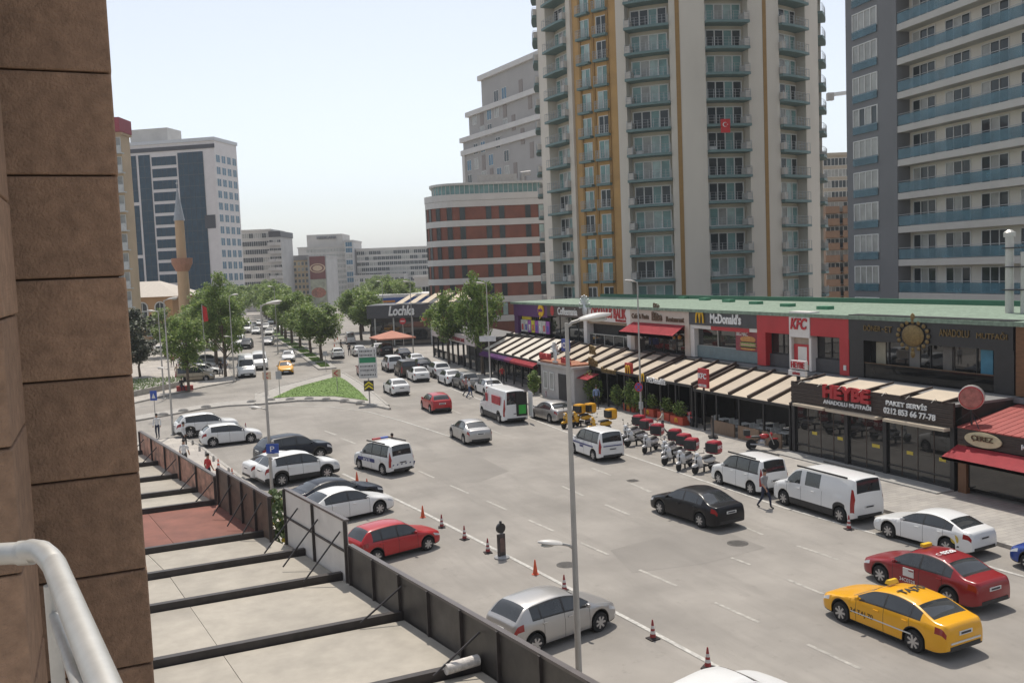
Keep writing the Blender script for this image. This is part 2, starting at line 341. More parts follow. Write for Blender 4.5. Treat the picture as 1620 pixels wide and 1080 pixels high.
for a, b in zip(edges, edges[1:]):
    red = a == 28.0
    n = 3 if not red else 4
    for k in range(n):
        x0 = lambda Y: -6+(E_(Y)-(.25 if Y>=28 else 0)+6)*k/n; x1 = lambda Y: -6+(E_(Y)-(.25 if Y>=28 else 0)+6)*(k+1)/n-.012
        MB().prism([(x0(a),a+.06),(x1(a),a+.06),(x1(b),b-.06),(x0(b),b-.06)], TZ-.06, TZ-random.uniform(0,.008)).build('roof_panel', RUST if red else ROOFP, tr)
for yb in beams:
    MB().bar((-6, yb, TZ+.06), (E_(yb), yb+.12, TZ+.06), .16, .2).build('beam', BEAM, tr)
def parapet(name, label, Y0, Y1, h, n, mat, off=.05, braces=(), cat='parapet', rails=False):
    root = empty(name, label, cat, (0,0,TZ))
    for k in range(n):
        a = Y0+(Y1-Y0)*k/n; b = Y0+(Y1-Y0)*(k+1)/n
        MB().bar((E_(a)+off, a+.02, h/2-.06), (E_(b)+off, b-.02, h/2-.06), .05, h+.1).build('panel', mat, root)
        MB().box(-.045, .045, -.04, .04, -.1, h+.03).build('post', BEAM, root, (E_(a)+off-.05, a, 0))
    MB().bar((E_(Y0)+off, Y0-.04, h+.03), (E_(Y1)+off, Y1+.04, h+.03), .12, .06).build('cap_rail', M('cap_metal', (.12,.105,.10), .4, .3), root)
    MB().box(-.045, .045, -.04, .04, -.1, h+.03).build('post', BEAM, root, (E_(Y1)+off-.05, Y1, 0))
    if rails: MB().bar((E_(Y0)+off-.05, Y0, h*.5), (E_(Y1)+off-.05, Y1, h*.5), .04, .05).build('mid_rail', BEAM, root)
    for yb in braces:
        MB().tube([(E_(yb)+off-.06, yb, h*.8), (E_(yb)-1.0, yb-.05, .12)], .022, 6).build('brace', BEAM, root)
    return root
parapet('parapet', 'dark sheet metal parapet with cap along the near roof edge', 6.0, 22.4, .95, 12, DARKP, braces=(12.9,16.2,19.5))
parapet('hoarding', 'white panelled hoarding on dark frame rising from the terrace edge', 22.6, 27.0, 1.55, 2, WHITEP, braces=(22.9,24.4,25.9), cat='hoarding', rails=True)
parapet('parapet', 'rusty brown sheet parapet beside the red deck', 27.3, 32.6, 1.3, 4, M('rusty_sheet', (.11,.072,.05), .6, var=.5, scale=2, grime=.3), off=-.3, braces=(28,29.4,31))
parapet('hoarding', 'long hoarding with faded brown print at the far terrace edge', 33.0, 45.2, .95, 5, PRINT, off=-.3, braces=(33.2,35.4,38.4,41.7,44.2), cat='hoarding')
MB().tube([(E_(16.2)-.75,16.15,TZ+.2),(E_(16.2)-.05,16.25,TZ+.2)], .11, 10).build('wrapped_pipe', M('foil_wrap', (.62,.58,.54), .5, var=.3, scale=9, bump=.6), label='pale wrapped pipe end lying on a terrace beam', cat='pipe', smooth=True)
cr = empty('planter_shrub', 'small leafy yellow flowered shrub behind the rusty parapet', 'shrub', (E_(29)+.35, 29.6, 0.12))
mb = MB(); random.seed(3)
for k in range(420):
    a = random.random()*6.28; rr = .55*random.random()**.5; z = random.uniform(2.6, 4.3); s = .07; c = Vector((rr*math.cos(a), rr*math.sin(a), z)); u = Vector((random.gauss(0,1),random.gauss(0,1),random.gauss(0,1))).normalized()*s; v = u.orthogonal().normalized()*s
    mb.quad(c-u-v, c+u-v, c+u+v, c-u+v, 1 if k % 23 == 0 else 0)
mb.build('foliage', [M('shrub_leaf', (.07,.11,.03), .6), M('yellow_flower', (.6,.42,.03), .6)], cr)
MB().tube([(0,0,0),(.05,0,1.5),(0,.05,3.2)], [.06,.05,.03], 7).build('stem', M('bark', (.12,.09,.065), .9, var=.3, scale=8, bump=.5), cr)
# ================================================================ buildings
def facing_rz(a, b):       # local x axis runs from a to b
    return math.atan2(b.y-a.y, b.x-a.x)
GL_TEAL = glassmat('teal_glass', (.17,.29,.28), .1); GL_DARK = glassmat('dark_window', (.035,.045,.05)); GL_BLUE = glassmat('blue_glass', (.05,.14,.22), .06)
GL_SHOP = glassmat('shop_glass', (.022,.022,.022), .02, .9); GL_CUR = glassmat('curtained_window', (.33,.33,.31), .1)
WHITE = M('white_frame', (.62,.62,.60), .5, var=.06)
def window_mesh(w_, h, panes, glass, frame=.06, dep=.08, rows=1, mat=None):
    """frame mesh and glass mesh; origin bottom centre, faces -y"""
    fm = MB(); fm.box(-w_/2, w_/2, -dep, 0, 0, frame); fm.box(-w_/2, w_/2, -dep, 0, h-frame, h)
    for i in range(panes+1):
        x = -w_/2+i*(w_-frame)/panes; fm.box(x, x+frame, -dep+.002, 0, frame, h-frame)
    for j in range(1, rows): fm.box(-w_/2, w_/2, -dep+.004, 0, h*j/rows-frame/2, h*j/rows+frame/2)
    gm = MB()
    return fm.mesh('window', mat or WHITE), [MB().quad((-w_/2+.02+i*(w_-.04)/panes, -.03, .02), (-w_/2+.02+(i+1)*(w_-.04)/panes, -.03, .02), (-w_/2+.02+(i+1)*(w_-.04)/panes, -.03, h-.02), (-w_/2+.02+i*(w_-.04)/panes, -.03, h-.02)).mesh('pane', g) for i, g in enumerate(glass if isinstance(glass, (list,tuple)) else [glass]*panes)]
def put_window(wm, parent, loc, rz=0):
    f = obj('window', wm[0], parent, loc, rz)
    for g in wm[1]: obj('pane', g, f)
    return f
# ---- round tower
TC = G(1077, 470, 0); d_ = ray(1077, 425); TC = CAM + d_*131; TC.z = 0
tcam = Vector((-TC.x, -TC.y, 0)).normalized()
tw = empty('round_tower', 'tall round beige apartment tower with curved balconies and ochre stripe', 'building', TC, math.atan2(-tcam.x, tcam.y)+math.pi); tw.scale = (1.045,1.045,1)
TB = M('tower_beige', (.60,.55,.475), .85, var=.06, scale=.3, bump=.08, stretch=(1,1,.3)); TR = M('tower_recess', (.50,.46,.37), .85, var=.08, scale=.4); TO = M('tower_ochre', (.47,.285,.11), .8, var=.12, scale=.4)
TBR = M('tower_brown', (.30,.17,.05), .7, var=.1); TEAL = M('balcony_teal', (.13,.20,.195), .6, var=.12, scale=2); RAILM = M('rail_metal', (.42,.43,.43), .4, .6, var=.05)
TRAD, FH, NF = 18.4, 3.02, 21
def arc(r0, r1, a0, a1, z0, z1, n=None, mb=None, m=0):
    mb = mb or MB(); n = n or max(2, int(abs(a1-a0)/3)+1); V = []
    for i in range(n+1):
        a = R(a0+(a1-a0)*i/n); sn, cs = math.sin(a), -math.cos(a)
        V += [(r0*sn,r0*cs,z0),(r1*sn,r1*cs,z0),(r1*sn,r1*cs,z1),(r0*sn,r0*cs,z1)]
    F = [(4*i+k, 4*i+(k+1)%4, 4*i+4+(k+1)%4, 4*i+4+k) for i in range(n) for k in range(4)]+[(3,2,1,0),(4*n,4*n+1,4*n+2,4*n+3)]
    return mb.add(V, F, m)
HT = NF*FH+4
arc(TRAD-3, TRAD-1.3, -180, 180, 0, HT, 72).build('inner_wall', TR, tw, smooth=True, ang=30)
MB().lathe([(TRAD-1.2, HT), (.1, HT+.2)], 48).build('roof', CONC, tw)
bays = [-82, -53, -10, 18.5, 48, 78]; HW = 8.2
och = (-42.5, -21.5)
solids = [(-74,-61),(-45,och[0]),(och[1],-18),(-2,10.5),(26.5,40),(56,70),(86,120),(120,180),(-180,-90)]
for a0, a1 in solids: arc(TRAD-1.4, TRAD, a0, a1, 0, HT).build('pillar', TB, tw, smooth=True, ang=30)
arc(TRAD-1.4, TRAD-.35, *och, 0, HT).build('ochre_wall', TO, tw, smooth=True, ang=30)
for a in (.9, 33.3): arc(TRAD-.02, TRAD+.05, a-.75, a+.75, 0, HT).build('stripe', TBR, tw)
for a in (-38.5,-32,-25.5): arc(TRAD-.4, TRAD-.22, a-.5, a+.5, 0, HT).build('stripe', TBR, tw)
GL_T2 = glassmat('teal_curtain_glass', (.34,.44,.42), .12)
wins = [window_mesh(4.3, 2.25, 4, random.choice([[GL_TEAL,GL_T2,GL_TEAL,GL_T2],[GL_TEAL,GL_CUR,GL_T2,GL_TEAL],[GL_T2,GL_CUR,GL_T2,GL_TEAL],[GL_DARK,GL_DARK,GL_TEAL,GL_DARK]]), .13) for k in range(6)]
winso = [window_mesh(1.5, 2.2, 2, g, .09) for g in ([GL_TEAL,GL_T2],[GL_DARK,GL_DARK],[GL_T2,GL_TEAL])]
bal = MB(); arc(TRAD-1.3, TRAD+.55, -HW+.3, HW-.3, -.30, 0, 8, bal); balm = bal.mesh('balcony', TEAL)
def rail_mesh(rad, hw, h=1.0):
    mb = MB(); n = 8
    for i in range(n+1):
        a = R(-hw+2*hw*i/n); mb.box(rad*math.sin(a)-.02, rad*math.sin(a)+.02, -rad*math.cos(a)-.02, -rad*math.cos(a)+.02, 0, h)
    for z in (.35,.68,h): mb.tube([(rad*math.sin(R(-hw+2*hw*i/8)), -rad*math.cos(R(-hw+2*hw*i/8)), z) for i in range(9)], .016, 4)
    for s in (-1,1):
        a = R(s*hw); mb.tube([(rad*math.sin(a), -rad*math.cos(a), h), ((rad-1.3)*math.sin(a), -(rad-1.3)*math.cos(a), h)], .022, 4)
    return mb.mesh('railing', RAILM)
railm = rail_mesh(TRAD+.5, HW-.5)
screen = arc(TRAD-.9, TRAD+.45, -HW+.45, -HW+2.2, .05, .85, 2).mesh('privacy_screen', M('screen_panel', (.50,.47,.43), .7))
screen2 = arc(TRAD-.9, TRAD+.45, HW-2.4, HW-.45, .05, .85, 2).mesh('privacy_screen', MATS['screen_panel'])
bal2 = arc(TRAD-.4, TRAD+.35, -2.9, 2.9, -.3, 0, 4).mesh('balcony', TEAL); rail2 = rail_mesh(TRAD+.3, 2.8)
ac = MB().box(-.4,.4,-.3,0,.05,.6).mesh('air_conditioner', WHITE)
for fl in range(NF):
    z = 3.2+fl*FH
    for bi, a in enumerate(bays):
        b = obj('balcony', balm, tw, (0,0,z), R(a)); obj('railing', railm, b); obj('privacy_screen', screen if bi in (2,4) else screen2, b)
        if random.random() < .25: obj('air_conditioner', ac, b, ((TRAD-1.3)*math.sin(R(-5)), -(TRAD-1.3)*math.cos(R(-5)), 0))
        put_window(random.choice(wins), tw, ((TRAD-1.33)*math.sin(R(a)), -(TRAD-1.33)*math.cos(R(a)), z+.06), R(a))
    for a in (-36,-28):
        b = obj('balcony', bal2, tw, (0,0,z), R(a)); obj('railing', rail2, b)
        put_window(random.choice(winso), tw, ((TRAD-.36)*math.sin(R(a)), -(TRAD-.36)*math.cos(R(a)), z+.05), R(a))
fa = R(16.5)
fl_ = empty('hanging_flag', 'red flag with white crescent hanging from a tower balcony', 'flag', TC, tw.rotation_euler.z); fl_.scale = (1.045,1.045,1)
c = Vector(((TRAD+.62)*math.sin(fa), -(TRAD+.62)*math.cos(fa), 3.2+8*FH-.5))
MB().box(-.55,.55,-.015,.015,-.6,1.0).build('cloth', M('flag_red', (.5,.02,.02), .7), fl_, c, fa)
mb = MB(); n = 20
for i in range(n):
    t0, t1 = R(40+280*i/n), R(40+280*(i+1)/n)
    q = lambda t, r, o: (o+r*math.cos(t)-.05, -.02, .35+r*math.sin(t))
    mb.quad(q(t0,.28,0), q(t1,.28,0), q(t1,.22,.06), q(t0,.22,.06))
mb.box(.2,.3,-.021,-.018,.3,.4); mb.build('crescent', WHITE, fl_, c, fa)
# ---- grey building with blue glass balconies (right)
ca = CAM+ray(1342,425)*92; cb = CAM+ray(1700,425)*67; ca.z = cb.z = 0
gb = empty('grey_apartment_block', 'slate grey apartment block with blue glass balconies and white slab edges', 'building', ca, facing_rz(ca, cb))
GW = M('slate_wall', (.165,.166,.172), .7, var=.06, scale=.3); GC = M('cream_wall', (.64,.60,.53), .8, var=.06, scale=.4); GS = M('slab_edge', (.46,.44,.41), .7, var=.06, scale=.5); BG = glassmat('balustrade_glass', (.10,.20,.25), .1, .3); BG.node_tree.nodes['Principled BSDF'].inputs['Alpha'].default_value = .62
H2, F2, g1 = 54, 3.0, 6.9
MB().box(0, g1, 0, 14, 0, H2).build('wall', GW, gb); MB().box(g1, 34, 1.3, 14, 0, H2).build('wall', GC, gb); MB().box(g1-.02,g1+.5,-.1,1.8,0,H2+.5).build('fin_wall', GW, gb)
MB().box(33,34,-.1,1.8,0,H2).build('fin_wall', GW, gb)
gw = window_mesh(3.6, 1.75, 4, [GL_CUR,GL_DARK,GL_CUR,GL_DARK], .09, .1); gw2 = window_mesh(3.6, 1.75, 4, [GL_CUR]*4, .09, .1); gd = [window_mesh(2.9, 2.2, 3, g, .08) for g in ([GL_DARK,GL_CUR,GL_DARK],[GL_CUR,GL_DARK,GL_DARK],[GL_DARK]*3)]
pan = MB().box(-1.8,1.8,-.1,-.05,0,.75).mesh('glass_balustrade', BG); sl_m = MB().box(g1+.5,33,-.05,1.3,-.58,0).mesh('balcony', GS)
glp = MB().box(0,2.58,-.03,.0,.05,.92).mesh('glass_panel', BG); hr = MB().tube([(g1+.5,0,1.04),(33,0,1.04)], .03, 6).mesh('handrail', RAILM)
blk = MB().box(-1.1,0,1.5,4.0,-.5,0).mesh('balcony', GS); blg = MB().box(-1.12,-1.07,1.5,4,0,1).box(-1.1,0,1.48,1.52,0,1).mesh('glass_panel', BG)
for fl in range(17):
    z = 1.6+fl*F2
    put_window(random.choice((gw,gw2)), gb, (2.9,0,z+.75), 0); obj('glass_balustrade', pan, gb, (2.9,-.03,z+.1))
    b = obj('balcony', sl_m, gb, (0,0,z)); obj('handrail', hr, b)
    for k in range(10): obj('glass_panel', glp, b, (g1+.55+k*2.59,0,0))
    for k in range(6): put_window(random.choice(gd), gb, (g1+2.4+k*4.05,1.3,z+.02))
    b = obj('balcony', blk, gb, (0,0,z)); obj('glass_panel', blg, b)
# generic building
def bld(name, label, pxl, pxr, D, ytop, wallm, floors, cols, win=(1.4,1.5), glass=GL_DARK, yaw=0, depth=16, side_cols=0, z0=2.5, panes=2, band=None, parapet=.6, balc=None, cat='building', group=None, topm=None, Dr=None, lmar=.0):
    a = CAM+ray(pxl,440)*D; b = CAM+ray(pxr,440)*(Dr or D); top = (CAM+ray((pxl+pxr)/2, ytop)*((D+(Dr or D))/2)).z; a.z = b.z = 0
    W_ = (b-a).length; root = empty(name, label, cat, a, facing_rz(a,b)+yaw, group)
    MB().box(0, W_, 0, depth, 0, top).build('wall', wallm, root)
    MB().box(-.25, W_+.25, -.25, depth+.25, top, top+parapet).build('roof', topm or wallm, root)
    fh = (top-z0)/floors; wm = [window_mesh(win[0], min(win[1], fh*.8), panes, g, .07) for g in ((glass, GL_CUR) if not isinstance(glass, (list,tuple)) else glass)]
    sp = (W_-lmar)/cols
    bm_ = MB().box(lmar+.1, W_-.1, -.12, .02, 0, fh*.28).mesh('floor_band', band) if band else None
    bl = MB().box(-win[0]*.75, win[0]*.75, -1.1, 0, -.15, 0).box(-win[0]*.75, win[0]*.75, -1.1, -1.06, 0, .95).mesh('balcony', balc) if balc else None
    for f in range(floors):
        z = z0+f*fh
        if bm_: obj('floor_band', bm_, root, (0,0,z+fh*.74))
        for c in range(cols):
            put_window(wm[0] if random.random() < .75 else wm[-1], root, (lmar+sp*(c+.5), 0, z+fh*.12))
            if bl and c % 2 == 0: obj('balcony', bl, root, (lmar+sp*(c+.5), 0, z+.1))
        for c in range(side_cols):
            put_window(wm[0], root, (W_, depth*(c+.5)/side_cols, z+fh*.12), R(90))
            put_window(wm[0], root, (0, depth*(c+.5)/side_cols, z+fh*.12), R(-90))
    return root, W_, top
CREAM = M('cream_render', (.52,.40,.27), .85, var=.1, scale=.3); PALE = M('pale_render', (.50,.48,.45), .85, var=.1, scale=.3, grime=.12); PALE2 = M('grey_render', (.43,.42,.41), .85, var=.1, scale=.3, grime=.15)
YEL = M('yellow_render', (.55,.42,.25), .85, var=.08, scale=.3); TERR = M('terracotta_render', (.31,.22,.165), .85, var=.15, scale=.4); REDT = M('red_band', (.30,.05,.07), .7)
# ---- blue glass office at the left
WH2 = M('white_cladding', (.62,.58,.57), .5, var=.05, scale=.6); BGL = glassmat('office_glass', (.015,.045,.075), .2, .12)
a = CAM+ray(200,440)*286; b = CAM+ray(352,440)*280; a.z = b.z = 0
of = empty('office_tower', 'white clad office tower with dark blue glass strips beyond the mosque', 'building', a, facing_rz(a,b)); Wb = (b-a).length; HB = 53; u = Wb/152
MB().box(0, Wb, 0, 14, 0, HB).build('wall', WH2, of)
MB().box(-.3, Wb+.3, -.4, 14.3, HB, HB+1.0).build('roof', M('roof_trim', (.52,.53,.55), .5), of); MB().box(10*u,70*u,4,12,HB+1,HB+5.5).build('roof_house', PALE, of); MB().box(-.2,Wb+.2,-.3,-.1,HB-2.2,HB-1).build('trim_band', M('dark_trim', (.03,.03,.04), .5), of)
def strip(x0, x1, z0, z1, n, m, root=of, y=-.12, horiz=True):
    o = MB().box(x0, x1, y, 0, z0, z1).build('glass_strip', m, root); mb = MB()
    for i in range(1, n): z = z0+(z1-z0)*i/n; mb.box(x0, x1, y-.05, y, z-.05, z+.05)
    k = max(2, int((x1-x0)/1.6))
    for i in range(k+1): x = x0+(x1-x0)*i/k; mb.box(x-.04, x+.04, y-.051, y, z0, z1)
    mb.build('mullion', M('mullion_dark', (.05,.06,.07), .5), o); return o
ztop = HB-3
for x0, x1, z0, z1, n in ((6,29,36,ztop,4),(6,29,20,35,4),(6,29,4,19,4),(33,51,3,ztop,14),(95,134,3,ztop,14)): strip(x0*u, x1*u, z0, z1, n, BGL)
MB().box(131*u, 147*u, -.2, 0, 27, 31).build('dark_panel', MATS['dark_trim'], of)
for f in range(13): strip(54*u, 92*u, 4+f*3.55, 6.6+f*3.55, 1, BGL)
wcache = window_mesh(2.4, 2.3, 2, GL_BLUE, .08)
for f in range(13):
    for c in range(4): put_window(wcache, of, (Wb, 1.8+c*3.4, 4+f*3.55), R(90))
REDL = M('red_letters', (.45,.03,.03), .5)
letters('TAP', REDL, of, (62*u, -.6, 2.6), h=2.6, rot=(R(90),0,0), ext=.3)
# ---- pink topped apartments beside the pier
ap, Wp, tp = bld('apartment_block', 'narrow cream apartment block with dark red top and glass balconies', 150, 207, 132, 216, CREAM, 11, 3, (1.6,2.0), GL_CUR, depth=3, balc=M('balcony_pale', (.46,.47,.46), .4), parapet=.3, panes=2)
MB().box(-.3, Wp+.4, -1.2, 3, tp+.3, tp+2.2).build('roof', REDT, ap)
# ---- mosque
mq = CAM+ray(222,460)*178; mq.z = 0
mo = empty('mosque', 'small ochre mosque with pale hipped roof and arched windows', 'mosque', mq, -YAW)
OCH = M('mosque_ochre', (.42,.25,.12), .85, var=.1, scale=.4)
MB().box(-9, 6, 0, 14, 0, 8.6).build('wall', OCH, mo)
MB().add([(-10.5,-1.6,8.6),(7.8,-1.6,8.6),(7.8,15.6,8.6),(-10.5,15.6,8.6),(-4,6,11.6),(1,6,11.6),(1,8,11.6),(-4,8,11.6)], [(3,2,1,0),(0,1,5,4),(1,2,6,5),(2,3,7,6),(3,0,4,7),(4,5,6,7)]).build('roof', M('pale_roof', (.47,.42,.36), .7, var=.1), mo)
aw = MB(); pts = [(-.9,0),(.9,0)]+[(.9*math.cos(R(t)),2+.9*math.sin(R(t))) for t in range(0,181,20)]
awm = MB().add([(x,-.06,z) for x,z in pts], [tuple(range(len(pts)))]).mesh('pane', GL_DARK)
aro = MB().tube([(x*1.08,-.05,z*1.03) for x,z in pts[1:]+pts[:1]], .14, 5).box(-.05,.05,-.1,0,0,2.8).box(-.8,.8,-.1,0,1.2,1.35).mesh('window', WHITE)
for x in (-7,-3.6,.2,3.6): f = obj('window', aro, mo, (x,-.02,4.6)); obj('pane', awm, f)
for x in (-7.5,-4.5,-1.5,1.5,4.2): put_window(window_mesh(1.6,2.2,2,GL_DARK,.1), mo, (x,-.02,1))
mp = CAM+ray(291,460)*172; mp.z = 0
mi = empty('minaret', 'slim ochre minaret with grey conical cap and ring balcony', 'minaret', mp)
MB().lathe([(1.4,0),(1.4,4),(1.1,5),(1.0,14.2)], 14).build('shaft', M('minaret_ochre', (.46,.31,.18), .8, var=.06, stretch=(1,1,.2)), mi, smooth=True)
MB().lathe([(1.15,13.2),(1.85,14.6),(1.9,15.6),(1.7,15.6),(1.6,14.9)], 14).build('gallery', M('gallery_brown', (.33,.16,.10), .8), mi)
MB().lathe([(.88,14.5),(.82,22.6)], 14).build('upper_shaft', MATS['minaret_ochre'], mi, smooth=True)
MB().lathe([(1.0,22.5),(.8,23.6),(.05,28.6)], 14).build('cap', M('lead_cap', (.30,.32,.34), .5, .4), mi, smooth=True); MB().tube([(0,0,28.5),(0,0,30)], .05, 5).ball((0,0,29.3), .2, 8).build('finial', RAILM, mi)
# ---- brown and white curved building
ctr = CAM+ray(742,440)*160; ctr.z = 0
bw = empty('curved_office_block', 'rounded office block with brick red storeys and white bands', 'building', ctr, -YAW)
BRK = M('brick_red', (.21,.075,.05), .8, var=.15, scale=.6, bump=.1); WB = M('white_band', (.58,.56,.54), .6, var=.05, scale=.5)
def plan(o=0):
    P = []; n = 10
    for i in range(n+1):
        t = R(180+90*i/n); P.append((-1.2+(6.2+o)*math.cos(t), 6.4+(6.2+o)*math.sin(t)*.98))
    P += [(14+o, .9-o), (15+o, 16), (-7.4-o, 16)]; return P
def facpts(o, n): 
    P = plan(o)[:-2]; L = [0]
    for a, b in zip(P, P[1:]): L.append(L[-1]+math.dist(a,b))
    out = []
    for i in range(n):
        s = L[-1]*(i+.5)/n; k = max(j for j in range(len(L)-1) if L[j] <= s); t = (s-L[k])/(L[k+1]-L[k]); a, b = P[k], P[k+1]
        out.append((a[0]+(b[0]-a[0])*t, a[1]+(b[1]-a[1])*t, math.atan2(b[1]-a[1], b[0]-a[0])))
    return out
f3 = 3.32; bwm = window_mesh(.95, 2.2, 1, GL_DARK, .07, mat=M('dark_frame', (.06,.055,.05), .5)); bwm2 = window_mesh(.95, 2.2, 1, GL_T2, .07, mat=MATS['dark_frame'])
MB().prism(plan(0), 0, 24.0).build('wall', BRK, bw)
for f in range(7):
    z = 2.2+f*f3; MB().prism(plan(.18), z, z+1.05).build('floor_band', WB, bw)
    if f < 6:
        for i, (x, y_, an) in enumerate(facpts(.02, 11)):
            if i in (5,8): continue
            put_window(bwm if random.random() < .88 else bwm2, bw, (x, y_, z+1.08), an)
MB().prism(plan(.25), 23.2, 24.3).build('cornice', WB, bw); MB().prism(plan(-1.2), 24.3, 25.9).build('penthouse', GL_TEAL, bw); MB().prism(plan(-.7), 25.9, 26.3).build('roof', M('pale_roof2', (.50,.49,.47), .7), bw)
mb = MB()
for x, y_, an in facpts(-1.15, 26): mb.box(x-.05, x+.05, y_-.05, y_+.05, 24.3, 25.9)
mb.build('mullion', WB, bw)
MB().box(2,9,6,10,26.2,28.0).tube([(10,8,26.2),(10,8,28.2),(11.5,8,28.2)], .5, 10).build('roof_plant', M('plant_grey', (.32,.31,.30), .6), bw)
# ---- stepped grey and white tower behind
sa = CAM+ray(742,440)*205; sb = CAM+ray(900,440)*170; sa.z = sb.z = 0
st = empty('stepped_tower', 'pale grey stepped apartment tower with white cornices rising behind', 'building', sa, facing_rz(sa, sb)); Ws = (sb-sa).length
GP = M('grey_panel', (.36,.345,.335), .75, var=.06, scale=.25); GP2 = M('taupe_panel', (.25,.22,.205), .75, var=.06)
for x0, z0, z1 in ((0,0,39),(3.2,39,44),(9.5,44,50.5)):
    MB().box(x0, Ws, 0, 18, z0, z1).build('wall', GP, st); MB().box(x0-.6, Ws, -.6, 18.4, z1, z1+1.0).build('cornice', WB, st)
for z in (24.5, 36.2): MB().box(-.5, Ws, -.5, .1, z, z+1.1).build('cornice', WB, st)
MB().box(-.2,1.0,-.35,.1,0,37).build('corner_pilaster', WB, st)
sw = [window_mesh(2.0, 2.3, 2, g, .08) for g in (GL_DARK, GL_BLUE, GL_CUR)]; tpn = MB().box(-.7,.7,-.08,.05,0,3.05).mesh('taupe_panel', GP2)
for f in range(15):
    z = 1.2+f*3.1
    for c in range(9):
        x = 2.6+c*3.3
        if x > Ws-1 or (z > 37.5 and x < 4) or (z > 42.5 and x < 11): continue
        if (c*7+f*3) % 5 < 3 and c < 6: put_window(sw[(c+f) % 3], st, (x, 0, z+.5))
        elif (c+f) % 3 == 0: obj('taupe_panel', tpn, st, (x, 0, z))
# ---- far blocks
bld('far_apartment_block', 'beige apartment block with dark roof boxes beside the office tower', 384, 432, 330, 366, PALE, 9, 7, (1.6,1.8), GL_DARK, depth=20)
bld('far_apartment_block', 'stepped annex with dark cap next to the beige apartment block', 430, 447, 325, 375, PALE2, 8, 3, (1.6,1.6), GL_DARK, depth=18, balc=PALE2, topm=MATS['dark_trim'], parapet=2)
yb_, Wy, ty = bld('far_yellow_block', 'pale yellow block of small windows carrying a large billboard', 447, 489, 345, 412, YEL, 7, 7, (.9,1.3), GL_DARK, depth=24, topm=M('grey_roof', (.25,.24,.24), .7), parapet=1.8)
bb, Wq, tq = bld('far_billboard_block', 'grey end block with tall food billboard on its face', 488, 517, 342, 407, PALE2, 6, 2, (1.0,1.4), GL_DARK, depth=22, parapet=.5)
sgn = empty('billboard', 'large billboard with brown oval emblem above a plate picture', 'billboard', bb.location, bb.rotation_euler.z)
MB().box(.8, Wq-.3, -.5, -.2, tq-8, tq+.3).build('upper_panel', M('bill_brown', (.16,.035,.03), .6), sgn); MB().box(.8, Wq-.3, -.5, -.2, tq-17, tq-8.1).build('lower_panel', M('bill_green', (.35,.36,.27), .6, var=.4, scale=.5), sgn)
mx_ = (Wq+.5)/2
mb = MB()
for rr, dy, m in ((1,0,0),(.82,-.04,1),(.62,-.08,0)): mb.add([(mx_+2.9*rr*math.cos(R(t)), -.52+dy, tq-4+1.7*rr*math.sin(R(t))) for t in range(0,360,15)], [tuple(range(23,-1,-1))], m)
mb.build('emblem', [M('bill_cream', (.6,.45,.30), .6), MATS['bill_brown']], sgn)
MB().add([(mx_+2.7*math.cos(R(t)), -.54, tq-13+1.9*math.sin(R(t))) for t in range(0,360,15)], [tuple(range(23,-1,-1))]).build('plate_print', M('bill_food', (.33,.12,.07), .6, var=.6, scale=1.2), sgn)
hs, Wh, th = bld('far_hospital', 'white hospital block with rooftop name sign and glass wing', 474, 548, 420, 392, PALE, 9, 13, (1.8,1.6), GL_CUR, depth=26, panes=3, lmar=4)
MB().box(4, Wh-1, 1, 20, th+.6, th+6).build('roof_house', PALE, hs); letters('MEDICANA', M('sign_grey', (.12,.13,.16), .5), hs, (Wh*.62,.7,th+4.5), wd=Wh*.42, rot=(R(90),0,0), ext=.3)
bld('far_glass_wing', 'blue glass wing at the end of the white hospital', 548, 561, 415, 382, PALE2, 9, 1, (3.0,3.2), GL_BLUE, depth=24, panes=3)
bld('far_long_block', 'long pale apartment slab filling the end of the avenue', 566, 682, 420, 394, PALE, 8, 18, (2.0,1.7), GL_DARK, depth=22, panes=2, parapet=.8)
bld('far_low_block', 'low grey block at the foot of the long pale slab', 560, 640, 400, 436, PALE2, 3, 10, (1.6,1.5), GL_DARK, depth=14)
bld('far_terracotta_block', 'brown apartment house with balconies glimpsed between the two towers', 1308, 1362, 150, 318, TERR, 9, 4, (1.5,1.6), GL_DARK, depth=12, balc=M('balc_brown', (.28,.17,.11), .7))
bld('far_beige_block', 'beige house showing above the brown one between the towers', 1305, 1352, 185, 248, M('beige_render', (.44,.38,.30), .85, var=.1), 13, 4, (1.5,1.5), GL_DARK, depth=12)
bld('far_cream_block', 'cream low block seen past the left trees', 205, 300, 215, 478, CREAM, 3, 9, (1.6,1.7), GL_DARK, depth=12)
# crane jib between the towers
cj = CAM+ray(1322,150)*240
cr = empty('tower_crane', 'small white crane jib showing between the two towers', 'crane', (cj.x,cj.y,0), -YAW)
MB().box(5.5,7,0,1.5,0,cj.z+6).build('mast', WHITE, cr); MB().bar((-1.2,0,cj.z),(12,0,cj.z+1.2), .7,.9).build('jib', WHITE, cr); MB().box(-2.2,-.6,-.6,.8,cj.z-1.4,cj.z+.5).build('counterweight', CONC, cr)
